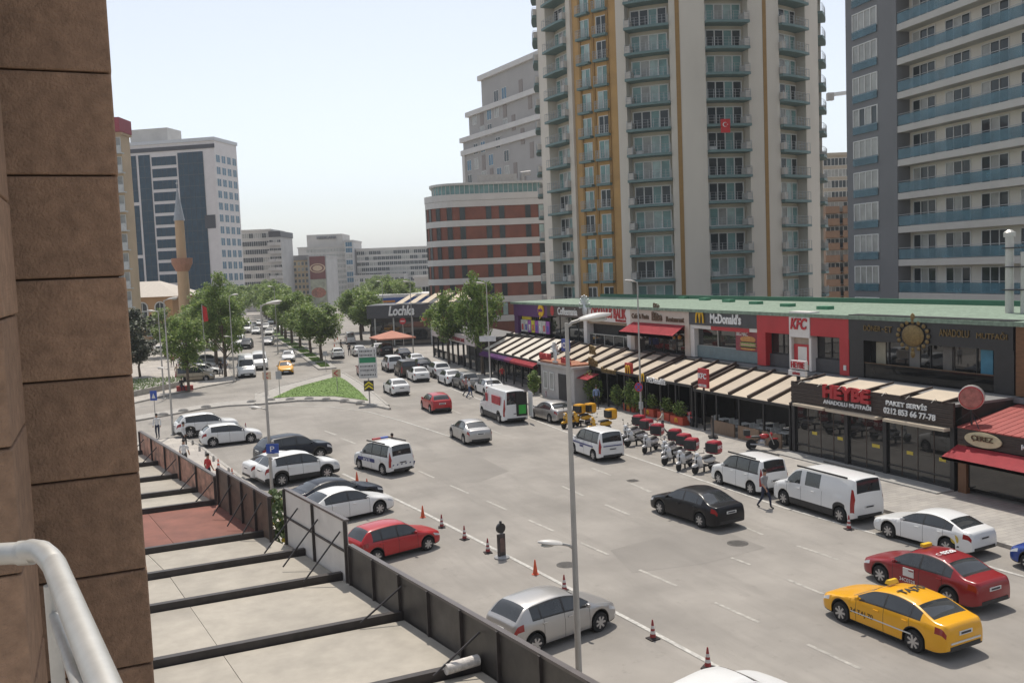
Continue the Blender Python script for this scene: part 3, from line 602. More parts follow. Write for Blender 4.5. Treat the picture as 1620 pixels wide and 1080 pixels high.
# ================================================================ two storey row of shops on the right
XF = 40.0; ZR = 7.7; ZF = 4.15
DKW = M('dark_interior', (.03,.027,.025), .7, var=.3); BLACK = M('black_metal', (.018,.018,.02), .4, var=.2); WOODD = M('dark_wood_slat', (.045,.03,.024), .55, var=.35, scale=3, stretch=(1,1,8)); CHAR = M('charcoal_panel', (.055,.055,.06), .5, var=.15)
REDP = M('red_panel', (.42,.022,.028), .45, var=.1, scale=1); CREAMC = M('cream_canvas', (.50,.42,.32), .8, var=.08, scale=1.2, grime=.1); LTG = M('light_letters', (.75,.75,.74), .5, var=.03); GOLD = M('gold', (.20,.14,.06), .5, .7, var=.3, scale=8)
GREENR = M('green_roof', (.20,.27,.205), .8, var=.3, scale=4, bump=.3, grime=.3); DKGREEN = M('roof_edge_green', (.03,.13,.075), .6)
ar = empty('shop_row', 'long two storey shop row with pale green flat roof', 'building', (XF, 55, 0))
MB().box(.35, 10.5, -40, 35.2, .0, ZR-.25).build('wall', DKW, ar)
MB().box(-.55, 10.7, -40, 35.4, ZR-.22, ZR).build('roof', GREENR, ar); MB().box(10.4, 10.8, -40, 35.4, ZR, ZR+.32).build('roof_edge', DKGREEN, ar)
MB().box(-.75, .5, -40, 35.4, ZF-.28, ZF-.05).build('floor_slab', M('slab_grey', (.17,.17,.175), .8), ar)
for k in range(6): MB().box(3+k*1.4, 3.6+k*1.4, -8+k*5.3, -7+k*5.3, ZR, ZR+.22).build('roof_box', M('roof_box_green', (.05,.2,.11), .6), ar)
def unit(name, label, Y0, Y1):
    ym = (Y0+Y1)/2; return empty(name, label, 'shop', (XF, ym, 0)), (Y1-Y0)/2
def px_(root, name, x0, x1, y0, y1, z0, z1, m): return MB().box(x0, x1, y0, y1, z0, z1).build(name, m, root)
def glazing(root, y0, y1, z0, z1, n, m=None, fm=None, x=.1):
    px_(root, 'glass', x, x+.02, y0, y1, z0, z1, m or GL_SHOP)
    for k in range(n+1): y_ = y0+(y1-y0)*k/n; px_(root, 'mullion', x-.05, x+.01, y_-.035, y_+.035, z0, z1, fm or BLACK)
    for z in (z0, z1): px_(root, 'transom', x-.052, x+.012, y0, y1, z-.04, z+.04, fm or BLACK)
def clutter(root, y0, y1, z0, z1, x0=.5, n=14, seed=1):
    """lights, tables and people-high shapes inside, seen through the glazing"""
    random.seed(seed)
# purple shop
r, h = unit('purple_shop', 'upper shop with purple fascia, yellow bubble emblem and bright posters', 81.9, 90)
px_(r,'fascia',-.35,.3,-h,h,6.25,ZR-.23,M('purple',(.10,.03,.13),.5,var=.1)); px_(r,'side_panel',-.3,.3,h-.9,h,ZF,6.25,MATS['purple']); glazing(r,-h,h-.9,ZF,6.25,4)
MB().lathe([(.62,0),(.62,.12)],20,c=(0,0,0),axis='x').add([(-.0,-.2,-.5),(-.0,.2,-.5),(-.0,.35,-.95)],[(0,1,2)]).build('emblem',M('emblem_yellow',(.75,.45,.02),.5),r,(-.5,-h+1.2,6.95)); letters('yolo',M('violet',(.2,.03,.2),.5),r,(-.53,-h+1.2,6.95),wd=.95,bold=.02)
random.seed(5)
for k in range(8):
    y0 = -h+.3+k*.86; c = random.choice([(.65,.6,.05),(.5,.06,.3),(.6,.58,.55),(.2,.45,.1),(.35,.1,.4)])
    MB().box(-.02,.06,y0,y0+.76,4.6,5.85).box(-.03,.07,y0+.15,y0+.55,4.8,5.4,1).build('poster', [M('poster_%d'%(k%5),c,.6,var=.3,scale=3), M('poster_in%d'%(k%3),[(.1,.1,.4),(.6,.1,.1),(.7,.7,.65)][k%3],.6,var=.4,scale=5)], r)
px_(r,'poster_header',-.04,.05,h-3.6,h-1.4,5.9,6.2,M('header_yellow',(.6,.5,.03),.6))
# coffee shop
r, h = unit('coffee_shop', 'upper cafe with brown fascia, white lettering and red droplet emblem', 74.3, 81.9)
px_(r,'fascia',-.35,.3,-h,h,6.45,ZR-.23,M('coffee_brown',(.075,.05,.045),.5,var=.1)); glazing(r,-h,h,ZF,6.45,4); letters('Coffeemania',LTG,r,(-.38,-.6,7.0),h=.72,wd=4.0,bold=.01)
MB().ball((0,0,0),(.1,.4,.5),12).build('emblem',M('red_emblem',(.4,.03,.03),.5),r,(-.38,2.6,7.0))
# fish restaurant, upper
r, h = unit('fish_restaurant', 'open upper restaurant with white fascia and red fish restaurant name', 66.1, 74.3)
WHF = M('white_fascia', (.66,.63,.60), .6, var=.06, scale=1)
px_(r,'fascia',-.4,.3,-h,h,6.3,ZR-.2,WHF); letters('OKYANUS BALIK',M('sign_red',(.42,.03,.03),.5),r,(-.43,-.5,7.05),h=.85,wd=6.0,bold=.02); letters('Restaurant',MATS['sign_red'],r,(-.43,-2.6,6.5),wd=1.7)
for y_ in (-h+.3,h-.3): px_(r,'column',-.4,.3,y_-.3,y_+.3,ZF,6.3,WHF)
px_(r,'soffit',-.3,.3,-h,h,6.05,6.3,M('warm_soffit',(.25,.18,.12),.7)); glazing(r,-h,h,ZF,5.1,5,fm=MATS['brushed_steel'],x=-.1)
def crest(root, loc, s, mat, n=9):
    mb = MB().ball((0,0,0),(.06*s,.3*s,.42*s),12)
    for k in range(n): a = R(-10+200*k/(n-1)); mb.bar((0,.25*s*math.cos(a),.2*s+.1*s*math.sin(a)),(0,.62*s*math.cos(a),.25*s+.62*s*math.sin(a)),.06*s,.06*s).ball((0,.62*s*math.cos(a),.25*s+.62*s*math.sin(a)),.07*s,6)
    mb.box(-.05*s,.05*s,-.35*s,.35*s,-.55*s,-.42*s); return mb.build('crest', mat, root, loc, smooth=True)
SILV = M('silver_trim', (.55,.57,.60), .35, .7, var=.15, scale=6)
crest(r,(-.5,h-.5,7.2),1.5,SILV)
# cafe restaurant with red awning, upper
r, h = unit('cafe_restaurant', 'upper cafe with cream fascia, brown cut out letters and red awning', 57.7, 66.1)
CRF = M('cream_fascia', (.52,.45,.38), .6, var=.06); BRL = M('brown_letters', (.10,.055,.025), .5)
px_(r,'fascia',-.4,.3,-h,h,6.45,ZR-.2,CRF); letters('Bit',BRL,r,(-.45,.1,7.75),h=.62,bold=.03); letters('Bite',BRL,r,(-.45,.1,7.0),h=.7,bold=.03); letters('Cafe & Pasta',BRL,r,(-.43,2.6,6.95),wd=2.6,h=.42,bold=.02); letters('Restaurant',BRL,r,(-.43,-2.4,6.85),wd=2.4,h=.42,bold=.02)
for y_ in (-h+.3,h-.3): px_(r,'column',-.4,.3,y_-.3,y_+.3,ZF,6.45,CRF)
MB().add([(-.42,-h+.5,6.45),(-.42,h-.5,6.45),(-1.7,h-.3,5.75),(-1.7,-h+.3,5.75),(-1.7,h-.3,5.5),(-1.7,-h+.3,5.5)],[(0,3,2,1),(3,5,4,2),(0,1,2,3),(2,4,5,3)]).build('awning',M('red_awning',(.50,.05,.065),.7,var=.08),r)
glazing(r,-h+.6,h-.6,ZF,6.4,4); random.seed(9)
for k in range(24): MB().ball((0,0,0),random.uniform(.08,.2),6).build('hanging_lamp',random.choice((M('lamp_white',(.6,.6,.58),.4),M('lamp_amber',(.5,.25,.04),.4))),r,(-.0,random.uniform(-h+.8,h-.8),random.uniform(5.2,6.3)))
# burger shop, upper
r, h = unit('burger_shop', 'upper burger shop with grey fascia, yellow arches and white lettering', 49.8, 57.7)
px_(r,'fascia',-.4,.3,-h,h,6.55,ZR-.02,CHAR); letters("McDonald's",LTG,r,(-.43,-.5,7.1),h=.72,wd=3.5,bold=.03)
def arches(root, loc, s, mat):
    mb = MB()
    for sy in (-1,1): mb.tube([(0, sy*.26*s+.26*s*math.cos(R(t))*1.0, -.45*s+.95*s*math.sin(R(t))**.8) for t in range(0,181,15)], .075*s, 6)
    return mb.build('arches', mat, root, loc, smooth=True)
YLW = M('arch_yellow', (.75,.45,.02), .45, var=.03); arches(r,(-.47,2.5,7.1),.85,YLW)
px_(r,'white_strip',-.3,.3,-h,h,6.28,6.53,WHF); px_(r,'red_strip',-.33,.0,-h+1,h-2.6,6.24,6.52,REDP); px_(r,'column',-.3,.3,h-.5,h,ZF,6.3,WHF)
glazing(r,-h+.2,h-.5,5.0,6.26,3,fm=MATS['brushed_steel']); px_(r,'lower_panel',-.05,.3,-h,h-.5,ZF,5.0,M('grey_teal_panel',(.16,.21,.22),.4))
po = px_(r,'poster',-.1,.02,-h+.15,-h+2.75,4.95,6.35,M('poster_wine',(.26,.045,.06),.6,var=.2)); letters('BIG MAC',LTG,r,(-.12,-h+2.0,6.1),wd=1.2,h=.26)
bu = MB(); cy = -h+1.4
for z, rz_, ry, m in ((5.75,.24,.85,0),(5.56,.07,.82,1),(5.48,.07,.92,2),(5.38,.09,.86,3),(5.3,.06,.95,2),(5.2,.08,.86,1),(5.1,.10,.84,0)): bu.ball((-.12,cy,z),(.03,ry,rz_),14,m)
bu.build('burger_print',[M('bun',(.50,.24,.07),.6,var=.2,scale=5),M('patty',(.07,.03,.02),.7),M('lettuce',(.25,.33,.08),.7,var=.5,scale=9),M('sauce',(.5,.30,.22),.6)],r,smooth=True)
random.seed(4)
for k in range(10): px_(r,'interior_light',.4,.5,*(lambda y_:(y_,y_+random.uniform(.5,1.2)))(random.uniform(-.5,h-1.6)),*(lambda z:(z,z+.06))(random.uniform(5.3,6.2)),M('strip_cream',(.6,.5,.25),.5))
# chicken shop, upper
r, h = unit('chicken_shop', 'upper chicken shop with red cladding and white central panel', 41.5, 49.8)
for y0, y1 in ((-h,-h+.75),(h-.85,h)): px_(r,'red_pier',-.45,.3,y0,y1,ZF,6.35,REDP)
px_(r,'fascia',-.45,.3,.95,h,6.35,ZR-.01,REDP); px_(r,'fascia',-.45,.3,-h,-.95,6.35,ZR-.01,REDP); px_(r,'white_panel',-.5,.3,-.93,.93,6.2,ZR+.1,WHF); letters('KFC',M('kfc_red',(.45,.02,.03),.5),r,(-.54,0,7.05),h=.72,wd=1.5,bold=.03,shear=.2)
for y_ in (-.9,.9): px_(r,'white_post',-.45,.1,y_-.1,y_+.1,ZF,6.2,WHF)
px_(r,'beige_panel',-.2,.0,-.8,.8,ZF,6.2,M('beige_panel',(.36,.29,.23),.7)); px_(r,'red_poster',-.3,-.2,-.72,.72,4.5,5.75,REDP); px_(r,'poster_blank',-.31,-.29,-.45,.35,4.55,5.6,WHF)
glazing(r,1.0,h-.85,5.0,6.3,2); glazing(r,-h+.75,-1.0,5.0,6.3,2); px_(r,'lower_panel',-.1,.3,1.0,h-.85,ZF,4.95,CHAR); px_(r,'lower_panel',-.1,.3,-h+.75,-1.0,ZF,4.95,CHAR); px_(r,'switch_box',-.5,-.45,-h+.2,-h+.4,4.45,4.75,WHITE)
for k in range(5): px_(r,'table_top',.3,.6,1.2+k*.1-(k%2)*4.3,1.9-(k%2)*4.3,5.0+.0*k,5.06,WHITE)
# dark kebab restaurant, upper
r, h = unit('kebab_restaurant', 'upper black restaurant front with ornate gold medallion', 30.8, 41.5)
px_(r,'fascia',-.45,.3,-h,h,6.3,ZR+.05,BLACK)
for y_ in (-h+.5,h-.6): px_(r,'pier',-.45,.3,y_-.55,y_+.55,ZF-.1,6.3,BLACK)
glazing(r,-h+1,h-1.1,ZF,6.3,6); px_(r,'balustrade_rail',-.4,-.34,-h+1,h-1.1,5.0,5.05,BRL); px_(r,'balustrade_glass',-.38,-.36,-h+1,h-1.1,ZF,5.0,glassmat('smoked_glass',(.015,.015,.015)))
letters('DÖNER',GOLD,r,(-.48,3.5,7.05),wd=1.25,h=.38); letters('-',GOLD,r,(-.48,2.7,7.0),wd=.16); letters('ET',GOLD,r,(-.48,2.3,7.0),wd=.5,h=.34); letters('ANADOLU',GOLD,r,(-.48,-2.0,7.0),wd=1.8,h=.38); letters('MUTFAĞI',GOLD,r,(-.48,-4.2,7.0),wd=1.7,h=.38)
md = MB().ball((0,0,0),(.1,.75,.6),16)
for k in range(16): a = 2*math.pi*k/16; md.ball((0,1.02*math.cos(a),.74*math.sin(a)),(.07,.13,.13),8)
for s in (-1,1): md.ball((0,0,s*1.0),(.08,.16,.22),8)
md.build('medallion',GOLD,r,(-.52,.6,6.75),smooth=True)
for k, (y_, c) in enumerate(((3.4,(.3,.27,.2)),(-3.5,(.05,.2,.3)),(1.0,(.16,.15,.14)),(-1.2,(.12,.11,.1)))): px_(r,'interior_column',.05,.09,y_-.35,y_+.35,ZF,6.2,M('inner_%d'%k,c,.5))
r, h = unit('brown_shop', 'upper shop bay clad in brown panels next to the black restaurant', 20, 30.7)
px_(r,'fascia',-.4,.3,-h,h,ZF,ZR-.1,M('brown_clad',(.16,.075,.03),.6,var=.2,stretch=(1,1,6)))
# ---- pergolas with striped fabric roofs
FAB = [CREAMC, M('cream_canvas_b', (.45,.38,.295), .8, var=.1, scale=1, grime=.15)]; RAFT = M('rafter', (.055,.035,.028), .5, var=.2)
def pergola(label, Y0, Y1, n, xf=35.6, zf=2.75, xb=39.2, zb=3.95, posts=4, xskew=0, fab=FAB, walls=True):
    root = empty('pergola', label, 'pergola', (xf, (Y0+Y1)/2, .12)); h = (Y1-Y0)/2; L = xb-xf; zf -= .12; zb -= .12
    sx = lambda y_: xskew*y_/(2*h)
    for k in range(n):
        y0 = -h+2*h*k/n+.14; y1 = -h+2*h*(k+1)/n-.14; m = (y0+y1)/2; V = []
        for i in range(7):
            t = i/6; sag = -.05*math.sin(t*math.pi*6)**2
            V += [(sx(y0)+L*t, y0, zf+(zb-zf)*t+sag), (sx(y1)+L*t, y1, zf+(zb-zf)*t+sag)]
        MB().add(V, [(2*i,2*i+2,2*i+3,2*i+1) for i in range(6)]).build('fabric_panel', random.choice(fab), root)
    for k in range(n+1):
        y0 = -h+2*h*k/n; MB().bar((sx(y0)-.1,y0,zf+.06),(sx(y0)+L,y0,zb+.06),.13,.2).build('rafter', RAFT, root)
    MB().bar((sx(-h)-.08,-h,zf-.08),(sx(h)-.08,h,zf-.08),.14,.16).build('gutter', BLACK, root)
    for k in range(posts):
        y0 = -h+.1+(2*h-.2)*k/(posts-1); MB().box(-.06,.06,-.06,.06,0,zf-.1).build('post', BLACK, root, (sx(y0),y0,0))
    if walls:
        MB().box(L-.3, L-.1, -h, h, 0, zb).build('back_wall', DKW, root)
    return root
pergola('cream striped pergola in front of the chicken shop', 41.9, 51.4, 5, posts=5)
pergola('cream striped pergola over the burger shop terrace', 51.6, 57.6, 3, zf=2.95, zb=4.1)
pergola('cream striped pergola with dark plants below the cafe', 57.8, 65.8, 4, zf=3.05, zb=4.2)
pergola('narrow cream pergola behind the white fish restaurant', 66.0, 73.9, 4, xf=35.9, zf=3.1, zb=4.3)
pergola('wide pale striped pergola over the purple awning cafe', 74.2, 90.5, 7, xf=35.6, zf=2.9, zb=4.4, posts=8, xskew=1.2, fab=[M('pale_canvas',(.62,.57,.49),.8,var=.08,scale=1)])
aw = empty('strip_awning', 'purple and red strip awning along the cafe front', 'awning', (35.4, 74.3, 2.9))
for y0, y1, m in ((0,6.3,MATS['red_awning']),(6.35,8.0,M('magenta_awning',(.30,.05,.16),.7)),(8.05,16,M('violet_awning',(.16,.05,.20),.7))):
    o0, o1 = y0*.075, y1*.075
    MB().add([(o0,y0,.1),(o1,y1,.1),(o1-1.0,y1,-.42),(o0-1.0,y0,-.42),(o1-1.0,y1,-.62),(o0-1.0,y0,-.62)],[(0,3,2,1),(0,1,2,3),(3,5,4,2),(2,4,5,3)]).build('canvas', m, aw)
# glazing under the pergolas
def front(label, Y0, Y1, x, h, n, skew=0, name='glass_front'):
    root = empty(name, label, 'glass front', (x, Y0, .12)); L = Y1-Y0
    for k in range(n):
        a, b = L*k/n, L*(k+1)/n; MB().add([(skew*a/L,a+.04,.45),(skew*b/L,b-.04,.45),(skew*b/L,b-.04,h),(skew*a/L,a+.04,h)],[(3,2,1,0),(0,1,2,3)]).build('pane', GL_SHOP, root)
        MB().box(-.05,.05,-.05,.05,0,h).build('mullion', BLACK, root, (skew*a/L,a,0)); MB().bar((skew*a/L,a+.03,.25),(skew*b/L,b-.03,.25),.06,.4).build('base_panel', CHAR, root)
    return root
front('dark glazed cafe front under the purple awning', 74.3, 90.2, 35.9, 2.5, 9, 1.2); front('dark glazed front behind the hedge of the cafe', 58.2, 65.5, 36.2, 2.5, 5)
front('dark glazed front of the burger terrace behind red planters', 52, 57.4, 36.6, 2.4, 4)
# ---- kebab shop box at ground level
hx = empty('kebab_shop_front', 'dark ground floor shop with slatted sign band and wide glazing', 'shop', (35.45, 36.05, .12)); h = 5.5
MB().box(.4,4.3,-h,h,0,3.9).build('wall', DKW, hx); MB().box(-.02,4.4,-h,h,3.9,4.02).build('roof', M('grey_top',(.20,.195,.19),.8), hx)
for k in range(11): MB().box(-.14-.02*(k%2),-.02,-h,h,2.95+k*.105,3.045+k*.105).build('slat', WOODD, hx)
sgr = M('heybe_red',(.40,.02,.025),.45); letters('HEYBE',sgr,hx,(-.24,1.15,3.83),h=.72,wd=3.3,ext=.08,bold=.05); letters('ANADOLU MUTFAĞI',LTG,hx,(-.2,1.15,3.28),h=.3,wd=3.4,bold=.02); letters('PAKET SERVİS',LTG,hx,(-.2,-2.8,3.72),h=.3,wd=2.5,bold=.02); letters('0212 853',LTG,hx,(-.2,-2.15,3.3),h=.3,wd=1.5,bold=.02); letters('66 77-78',LTG,hx,(-.2,-3.8,3.3),h=.3,wd=1.5,bold=.02)
for y0, y1 in ((-h+.2,-1.6),(-1.2,2.4),(2.6,h-.5)): MB().box(-.5,-.05,y0,y1,2.78,2.92).build('rolled_awning', CREAMC, hx)
for k in range(4): MB().quad((.1,-h+.6+k*2.5,4.06),(1.7,-h+.6+k*2.5,4.3),(1.7,-h+2.7+k*2.5,4.3),(.1,-h+2.7+k*2.5,4.06)).build('canvas_strip', CREAMC, hx)
for k in range(5): MB().bar((-.3,-h+.5+k*2.5,4.08),(1.9,-h+.5+k*2.5,4.35),.08,.1).build('rafter', RAFT, hx)
for k in range(7): MB().tube([(-.2,-4.8+k*1.5,4.02),(-.5,-4.8+k*1.5,4.25),(-.75,-4.8+k*1.5,4.1)],.014,5).build('lamp_arm', BLACK, hx)
for y0, y1, n in ((-h+.25,-1.4,4),(-1.3,1.25,2),(1.35,h-.25,4)):
    for k in range(n): a=y0+(y1-y0)*k/n; b=y0+(y1-y0)*(k+1)/n; MB().quad((-.0,a+.02,.1),(-.0,b-.02,.1),(-.0,b-.02,2.8),(-.0,a+.02,2.8)).build('pane', GL_SHOP, hx); MB().box(-.02,.03,b-.02,b+.02,.1,2.8).build('mullion', RAFT if k<n-1 else BLACK, hx)
    MB().box(-.04,.04,y0,y1,.0,.12).build('sill', BLACK, hx); MB().box(-.04,.02,y0,y1,.52,.58).build('rail', BLACK, hx)
    for k in range(0,n,2): MB().box(-.012,-.006,y0+(y1-y0)*(k+.3)/n,y0+(y1-y0)*(k+.7)/n,1.25,1.42).build('yellow_sticker', M('sticker_yellow',(.5,.38,.05),.5), hx)
for y_ in (-h+.1,-1.35,1.3,h-.1): MB().box(-.12,.1,y_-.12,y_+.12,0,2.95).build('pier', BLACK, hx)
MB().box(-1.2,0,-h,h,-.1,.06).build('step', M('step_stone',(.33,.32,.30),.8), hx)
# nut shop
nx = empty('nut_shop', 'nut shop with oval sign, red awning and ribbed red roof', 'shop', (35.5, 25.2, .12)); h = 5.2
WOODB = M('brown_wood',(.16,.075,.035),.5,var=.25,stretch=(1,1,.2))
MB().box(.5,4.3,-h,h,0,2.9).build('wall', DKW, nx)
for k in range(7): MB().box(-.1-.015*(k%2),.0,-h,h,2.25+k*.105,2.345+k*.105).build('slat', WOODD, nx)
MB().lathe([(1,0),(1,.06)],28,axis='x').build('oval_sign', M('sign_cream',(.55,.47,.30),.5,var=.15), nx, (-.2,h-1.4,2.62)).scale = (1,.95,.34)
letters('ÇEREZ',BRL,nx,(-.24,h-1.4,2.66),wd=1.1,h=.28); letters('KURUYEMİŞ',LTG,nx,(-.16,h-4.6,2.62),wd=2.6,h=.36)
MB().add([(-.12,-h,2.2),(-.12,h,2.2),(-1.0,h+.1,1.75),(-1.0,-h,1.75),(-1.0,h+.1,1.62),(-1.0,-h,1.62)],[(0,3,2,1),(0,1,2,3),(3,5,4,2),(2,4,5,3)]).build('awning', MATS['red_awning'], nx)
MB().quad((.0,-h,.3),(.0,h-.5,.3),(.0,h-.5,2.2),(.0,-h,2.2)).build('pane', GL_SHOP, nx)
for y_ in (h-.25,h-5.0,-h+2): MB().box(-.12,.12,y_-.22,y_+.22,0,2.25).build('pier', WOODB, nx)
for z in (.75,1.25): MB().box(.05,.45,-h,h-.6,z,z+.05).build('shelf', M('shelf_wood',(.4,.26,.12),.6), nx)
random.seed(12)
for k in range(26): MB().box(.1,.4,-h+.1+k*.36,-h+.38+k*.36,.8+.5*(k%2),.98+.5*(k%2)).build('goods_tray', M('goods_%d'%(k%4),[(.35,.2,.08),(.45,.3,.12),(.2,.1,.05),(.4,.32,.2)][k%4],.8,var=.5,scale=20), nx)
for k in range(26): MB().bar((-.15,h-.2-k*.4,3.02),(4.3,h-.2-k*.4,3.75),.36,.05).build('roof_rib', M('ribbed_red',(.33,.07,.06),.5,var=.15), nx)
MB().quad((-.1,-h,2.98),(4.3,-h,3.71),(4.3,h,3.71),(-.1,h,2.98)).build('roof', M('roof_under',(.13,.03,.03),.6), nx)
# drum sign on a pole
c = onX(1537,628,35.9); dr = empty('drum_sign', 'round drum sign on a braced pole above the nut shop', 'sign', (c.x,c.y,3.1)); zz = c.z-3.1
MB().tube([(0,0,0),(0,0,zz-.3)],.05,8).build('pole',BLACK,dr)
for a in (0,120,240): MB().tube([(0,0,zz*.55),(.9*math.cos(R(a)),.9*math.sin(R(a)),.05)],.02,5).build('brace',BLACK,dr)
MB().lathe([(.50,-.22),(.55,-.18),(.55,.18),(.50,.22)],24,axis='x').build('drum',M('drum_steel',(.55,.5,.46),.3,.5),dr,(0,0,zz),R(35),smooth=True); MB().lathe([(.47,0),(.47,.02)],24,axis='x').build('drum_face',M('drum_red',(.36,.12,.10),.4,var=.4,scale=4),dr,(-.2,-.14,zz),R(35)); MB().lathe([(.52,0),(.52,.015)],24,axis='x').build('drum_rim',REDP,dr,(-.185,-.13,zz),R(35))
# small signs standing on the pergolas
def board(label, pxc, X, w_, h, mat, txts, base, name='shop_sign', rz=0, post=True):
    c = onX(*pxc, X); r = empty(name, label, 'sign', (c.x,c.y,base), rz); z = c.z-base
    MB().box(-.08,.08,-w_/2,w_/2,z-h/2,z+h/2).build('panel',mat,r)
    if post: MB().box(-.05,.05,-.05,.05,0,z-h/2+.02).build('post',BLACK,r)
    for t, dy, dz, hh, ww, m in txts: letters(t,m,r,(-.1,dy,z+dz),h=hh,wd=ww,bold=.02)
    return r, z
board('red chicken shop pole sign with white letters and phone number',(1113,598),35.5,1.05,1.25,REDP,[('KFC',0,.15,.36,.85,LTG),('444 5 555',0,-.47,.17,.85,LTG)],.12)
r, z = board('small red square sign with yellow arches over the pergola',(995,584),35.6,.95,.95,M('mc_red',(.42,.03,.02),.5),[],2.5); arches(r,(-.12,0,z-.02),.62,YLW)
board('white rooftop sign with red kebab shop name',(1264,577),36.0,1.25,.5,WHF,[('HEYBE',0,.0,.36,1.1,sgr)],3.9); board('lower strip of the white kebab sign with red small print',(1262,590),35.95,1.4,.3,WHF,[('DÖNER',0,.0,.16,.6,sgr)],3.9)
board('blue square sign with white fish mark by the lamp post',(895,546),35.7,1.35,1.05,M('sign_blue',(.03,.06,.30),.5),[('O',.1,0,.5,.6,LTG)],2.8)
for t, q, ww, m in (("McDonald's",(1038,602),2.4,LTG),('Cafe & Pasta',(912,577),1.9,GOLD),('Restaurant',(963,586),2.3,GOLD)):
    c = onX(*q,35.45); r = empty('letter_sign','free standing %s letters along the pergola gutter'%('white' if m is LTG else 'short gold cafe' if 'Pasta' in t else 'long gold restaurant'),'sign',(c.x,c.y,2.75)); letters(t,m,r,(0,0,c.z-2.75),wd=ww,h=.42,ext=.06,bold=.02); MB().box(-.02,.02,-ww/2,ww/2,-.02,.03).build('rail',BLACK,r)
    for k in (-1,1): MB().box(-.015,.015,k*ww*.4-.015,k*ww*.4+.015,0,c.z-2.75).build('post',BLACK,r)
c = onX(1015,598,35.45); r = empty('arches_sign','small yellow arches standing beside the white letters','sign',(c.x,c.y,2.75)); arches(r,(0,0,c.z-2.7),.6,YLW); MB().box(-.015,.015,-.2,.2,-.02,.2).build('post',BLACK,r)
c = onX(938,569,35.6); r = empty('tall_gold_sign','tall gold stacked letters above the cafe pergola','sign',(c.x,c.y,2.9)); letters('Bit\nBite',GOLD,r,(0,0,1.05),h=1.7,wd=1.3,ext=.08,bold=.03); MB().box(-.02,.02,-.4,.4,-.05,.25).build('post',BLACK,r)
c = onX(928,593,35.0); r = empty('small_awning','small red awning over the cafe entrance','awning',(c.x,c.y,0.12)); MB().add([(.6,-1,c.z),(.6,1,c.z),(-.5,1,c.z-.4),(-.5,-1,c.z-.4)],[(0,1,2,3),(3,2,1,0)]).build('canvas',MATS['red_awning'],r); MB().box(.6,.66,-1,1,0,c.z).build('frame',DKW,r)
# white fish restaurant entrance
wx = empty('fish_restaurant_entrance','small white entrance building with red rooftop letters and silver crest','building',(34.3,69.3,.12))
WPL = M('white_plaster',(.42,.40,.38),.8,var=.12,scale=1,grime=.15)
MB().box(0,1.9,-3.0,3.2,0,2.75).build('wall',WPL,wx); MB().box(-.25,2.1,-3.2,3.4,2.75,2.95).build('roof',WPL,wx); MB().box(-.04,.1,-1.6,-.2,.05,2.2).build('doorway',DKW,wx)
for y_ in (1.0,2.2): put_window(window_mesh(.8,1.5,1,GL_CUR,.07),wx,(-.01,y_,.7),R(-90))
MB().box(-.1,1.9,-2.9,3.1,2.95,3.1).build('tile_ridge',M('terracotta_tiles',(.33,.13,.07),.8,var=.3,scale=5),wx)
letters('OKYANUS',MATS['sign_red'],wx,(-.1,2.05,3.5),wd=2.2,h=.55,ext=.06,bold=.03); letters('BALIK',MATS['sign_red'],wx,(-.1,-1.9,3.4),wd=1.7,h=.5,ext=.06,bold=.03); crest(wx,(-.1,.1,3.75),1.2,SILV)
# ---- far side of the row
pr = empty('long_sign_canopy','long white sign board with pink lettering on dark posts','canopy',(36.9,94.5,.12),-.115)
MB().box(-.1,.1,0,22,2.7,3.75).build('sign_board',M('pink_white',(.55,.48,.46),.6,var=.12,scale=1),pr); letters('UUUU  cafe restaurant',M('dull_red',(.3,.05,.06),.5),pr,(-.14,11,3.2),wd=13,h=.6)
for k in range(9): MB().box(-.1,.1,k*2.7,k*2.7+.22,0,2.7).build('post',BLACK,pr)
MB().box(.1,6,-.5,22,3.5,3.7).build('roof',M('grey_canopy',(.16,.155,.15),.7),pr); MB().box(4.5,6,0,22,0,3.5).build('wall',DKW,pr); MB().box(.05,.1,0,22,.1,1.1).build('rail_glass',GL_SHOP,pr)
lk = CAM+ray(650,440)*142; lk.z = .12
lo = empty('corner_restaurant','dark corner restaurant with white script name on its fascia','building',lk,-YAW-.06)
MB().box(-6.5,9,0,8,0,4.3).build('wall',DKW,lo); MB().box(-7,9.5,-.6,8.2,4.3,6.3).build('fascia',M('dark_fascia',(.06,.06,.068),.5),lo); letters('Lochka',LTG,lo,(-1.6,-.75,5.4),wd=4.0,h=1.5,rot=(R(90),0,0),ext=.1,bold=.03,shear=.25); MB().box(1.5,9,-.9,-.55,3.7,4.3).build('awning',MATS['red_awning'],lo)
for k in range(6): MB().box(-6+k*2.9,-5.8+k*2.9,-.1,.05,0,4.3).build('post',RAILM,lo)
MB().box(-6.4,8.9,-.04,.02,.3,3.6).build('glass',GL_SHOP,lo)
for k in range(6): MB().bar((-2+k*2,-.4,6.45),(-1+k*2,8,7.6),1.1,.06).build('roof_panel',FAB[0],lo)
gs = CAM+ray(640,440)*178; gs.z = 0
ga = empty('fuel_canopy','white and blue fuel station canopy behind the corner restaurant','canopy',gs,-YAW)
MB().box(-6,12,0,14,5.6,7.2).build('roof',M('canopy_white',(.66,.65,.64),.6),ga); MB().box(-6.1,12.1,-.1,0,5.5,6.6).build('blue_fascia',M('canopy_blue',(.03,.09,.30),.5),ga); MB().box(-5,-2,-.16,-.1,5.7,6.1).build('orange_mark',M('mark_orange',(.5,.2,.04),.5),ga)
for x in (-3,9): MB().box(x,x+.6,5,5.6,0,5.6).build('column',WHF,ga)
bld('rooftop_sheds','low brick and steel sheds behind the fuel canopy',625,700,215,452,TERR,2,6,(1.5,1.5),GL_DARK,depth=10)
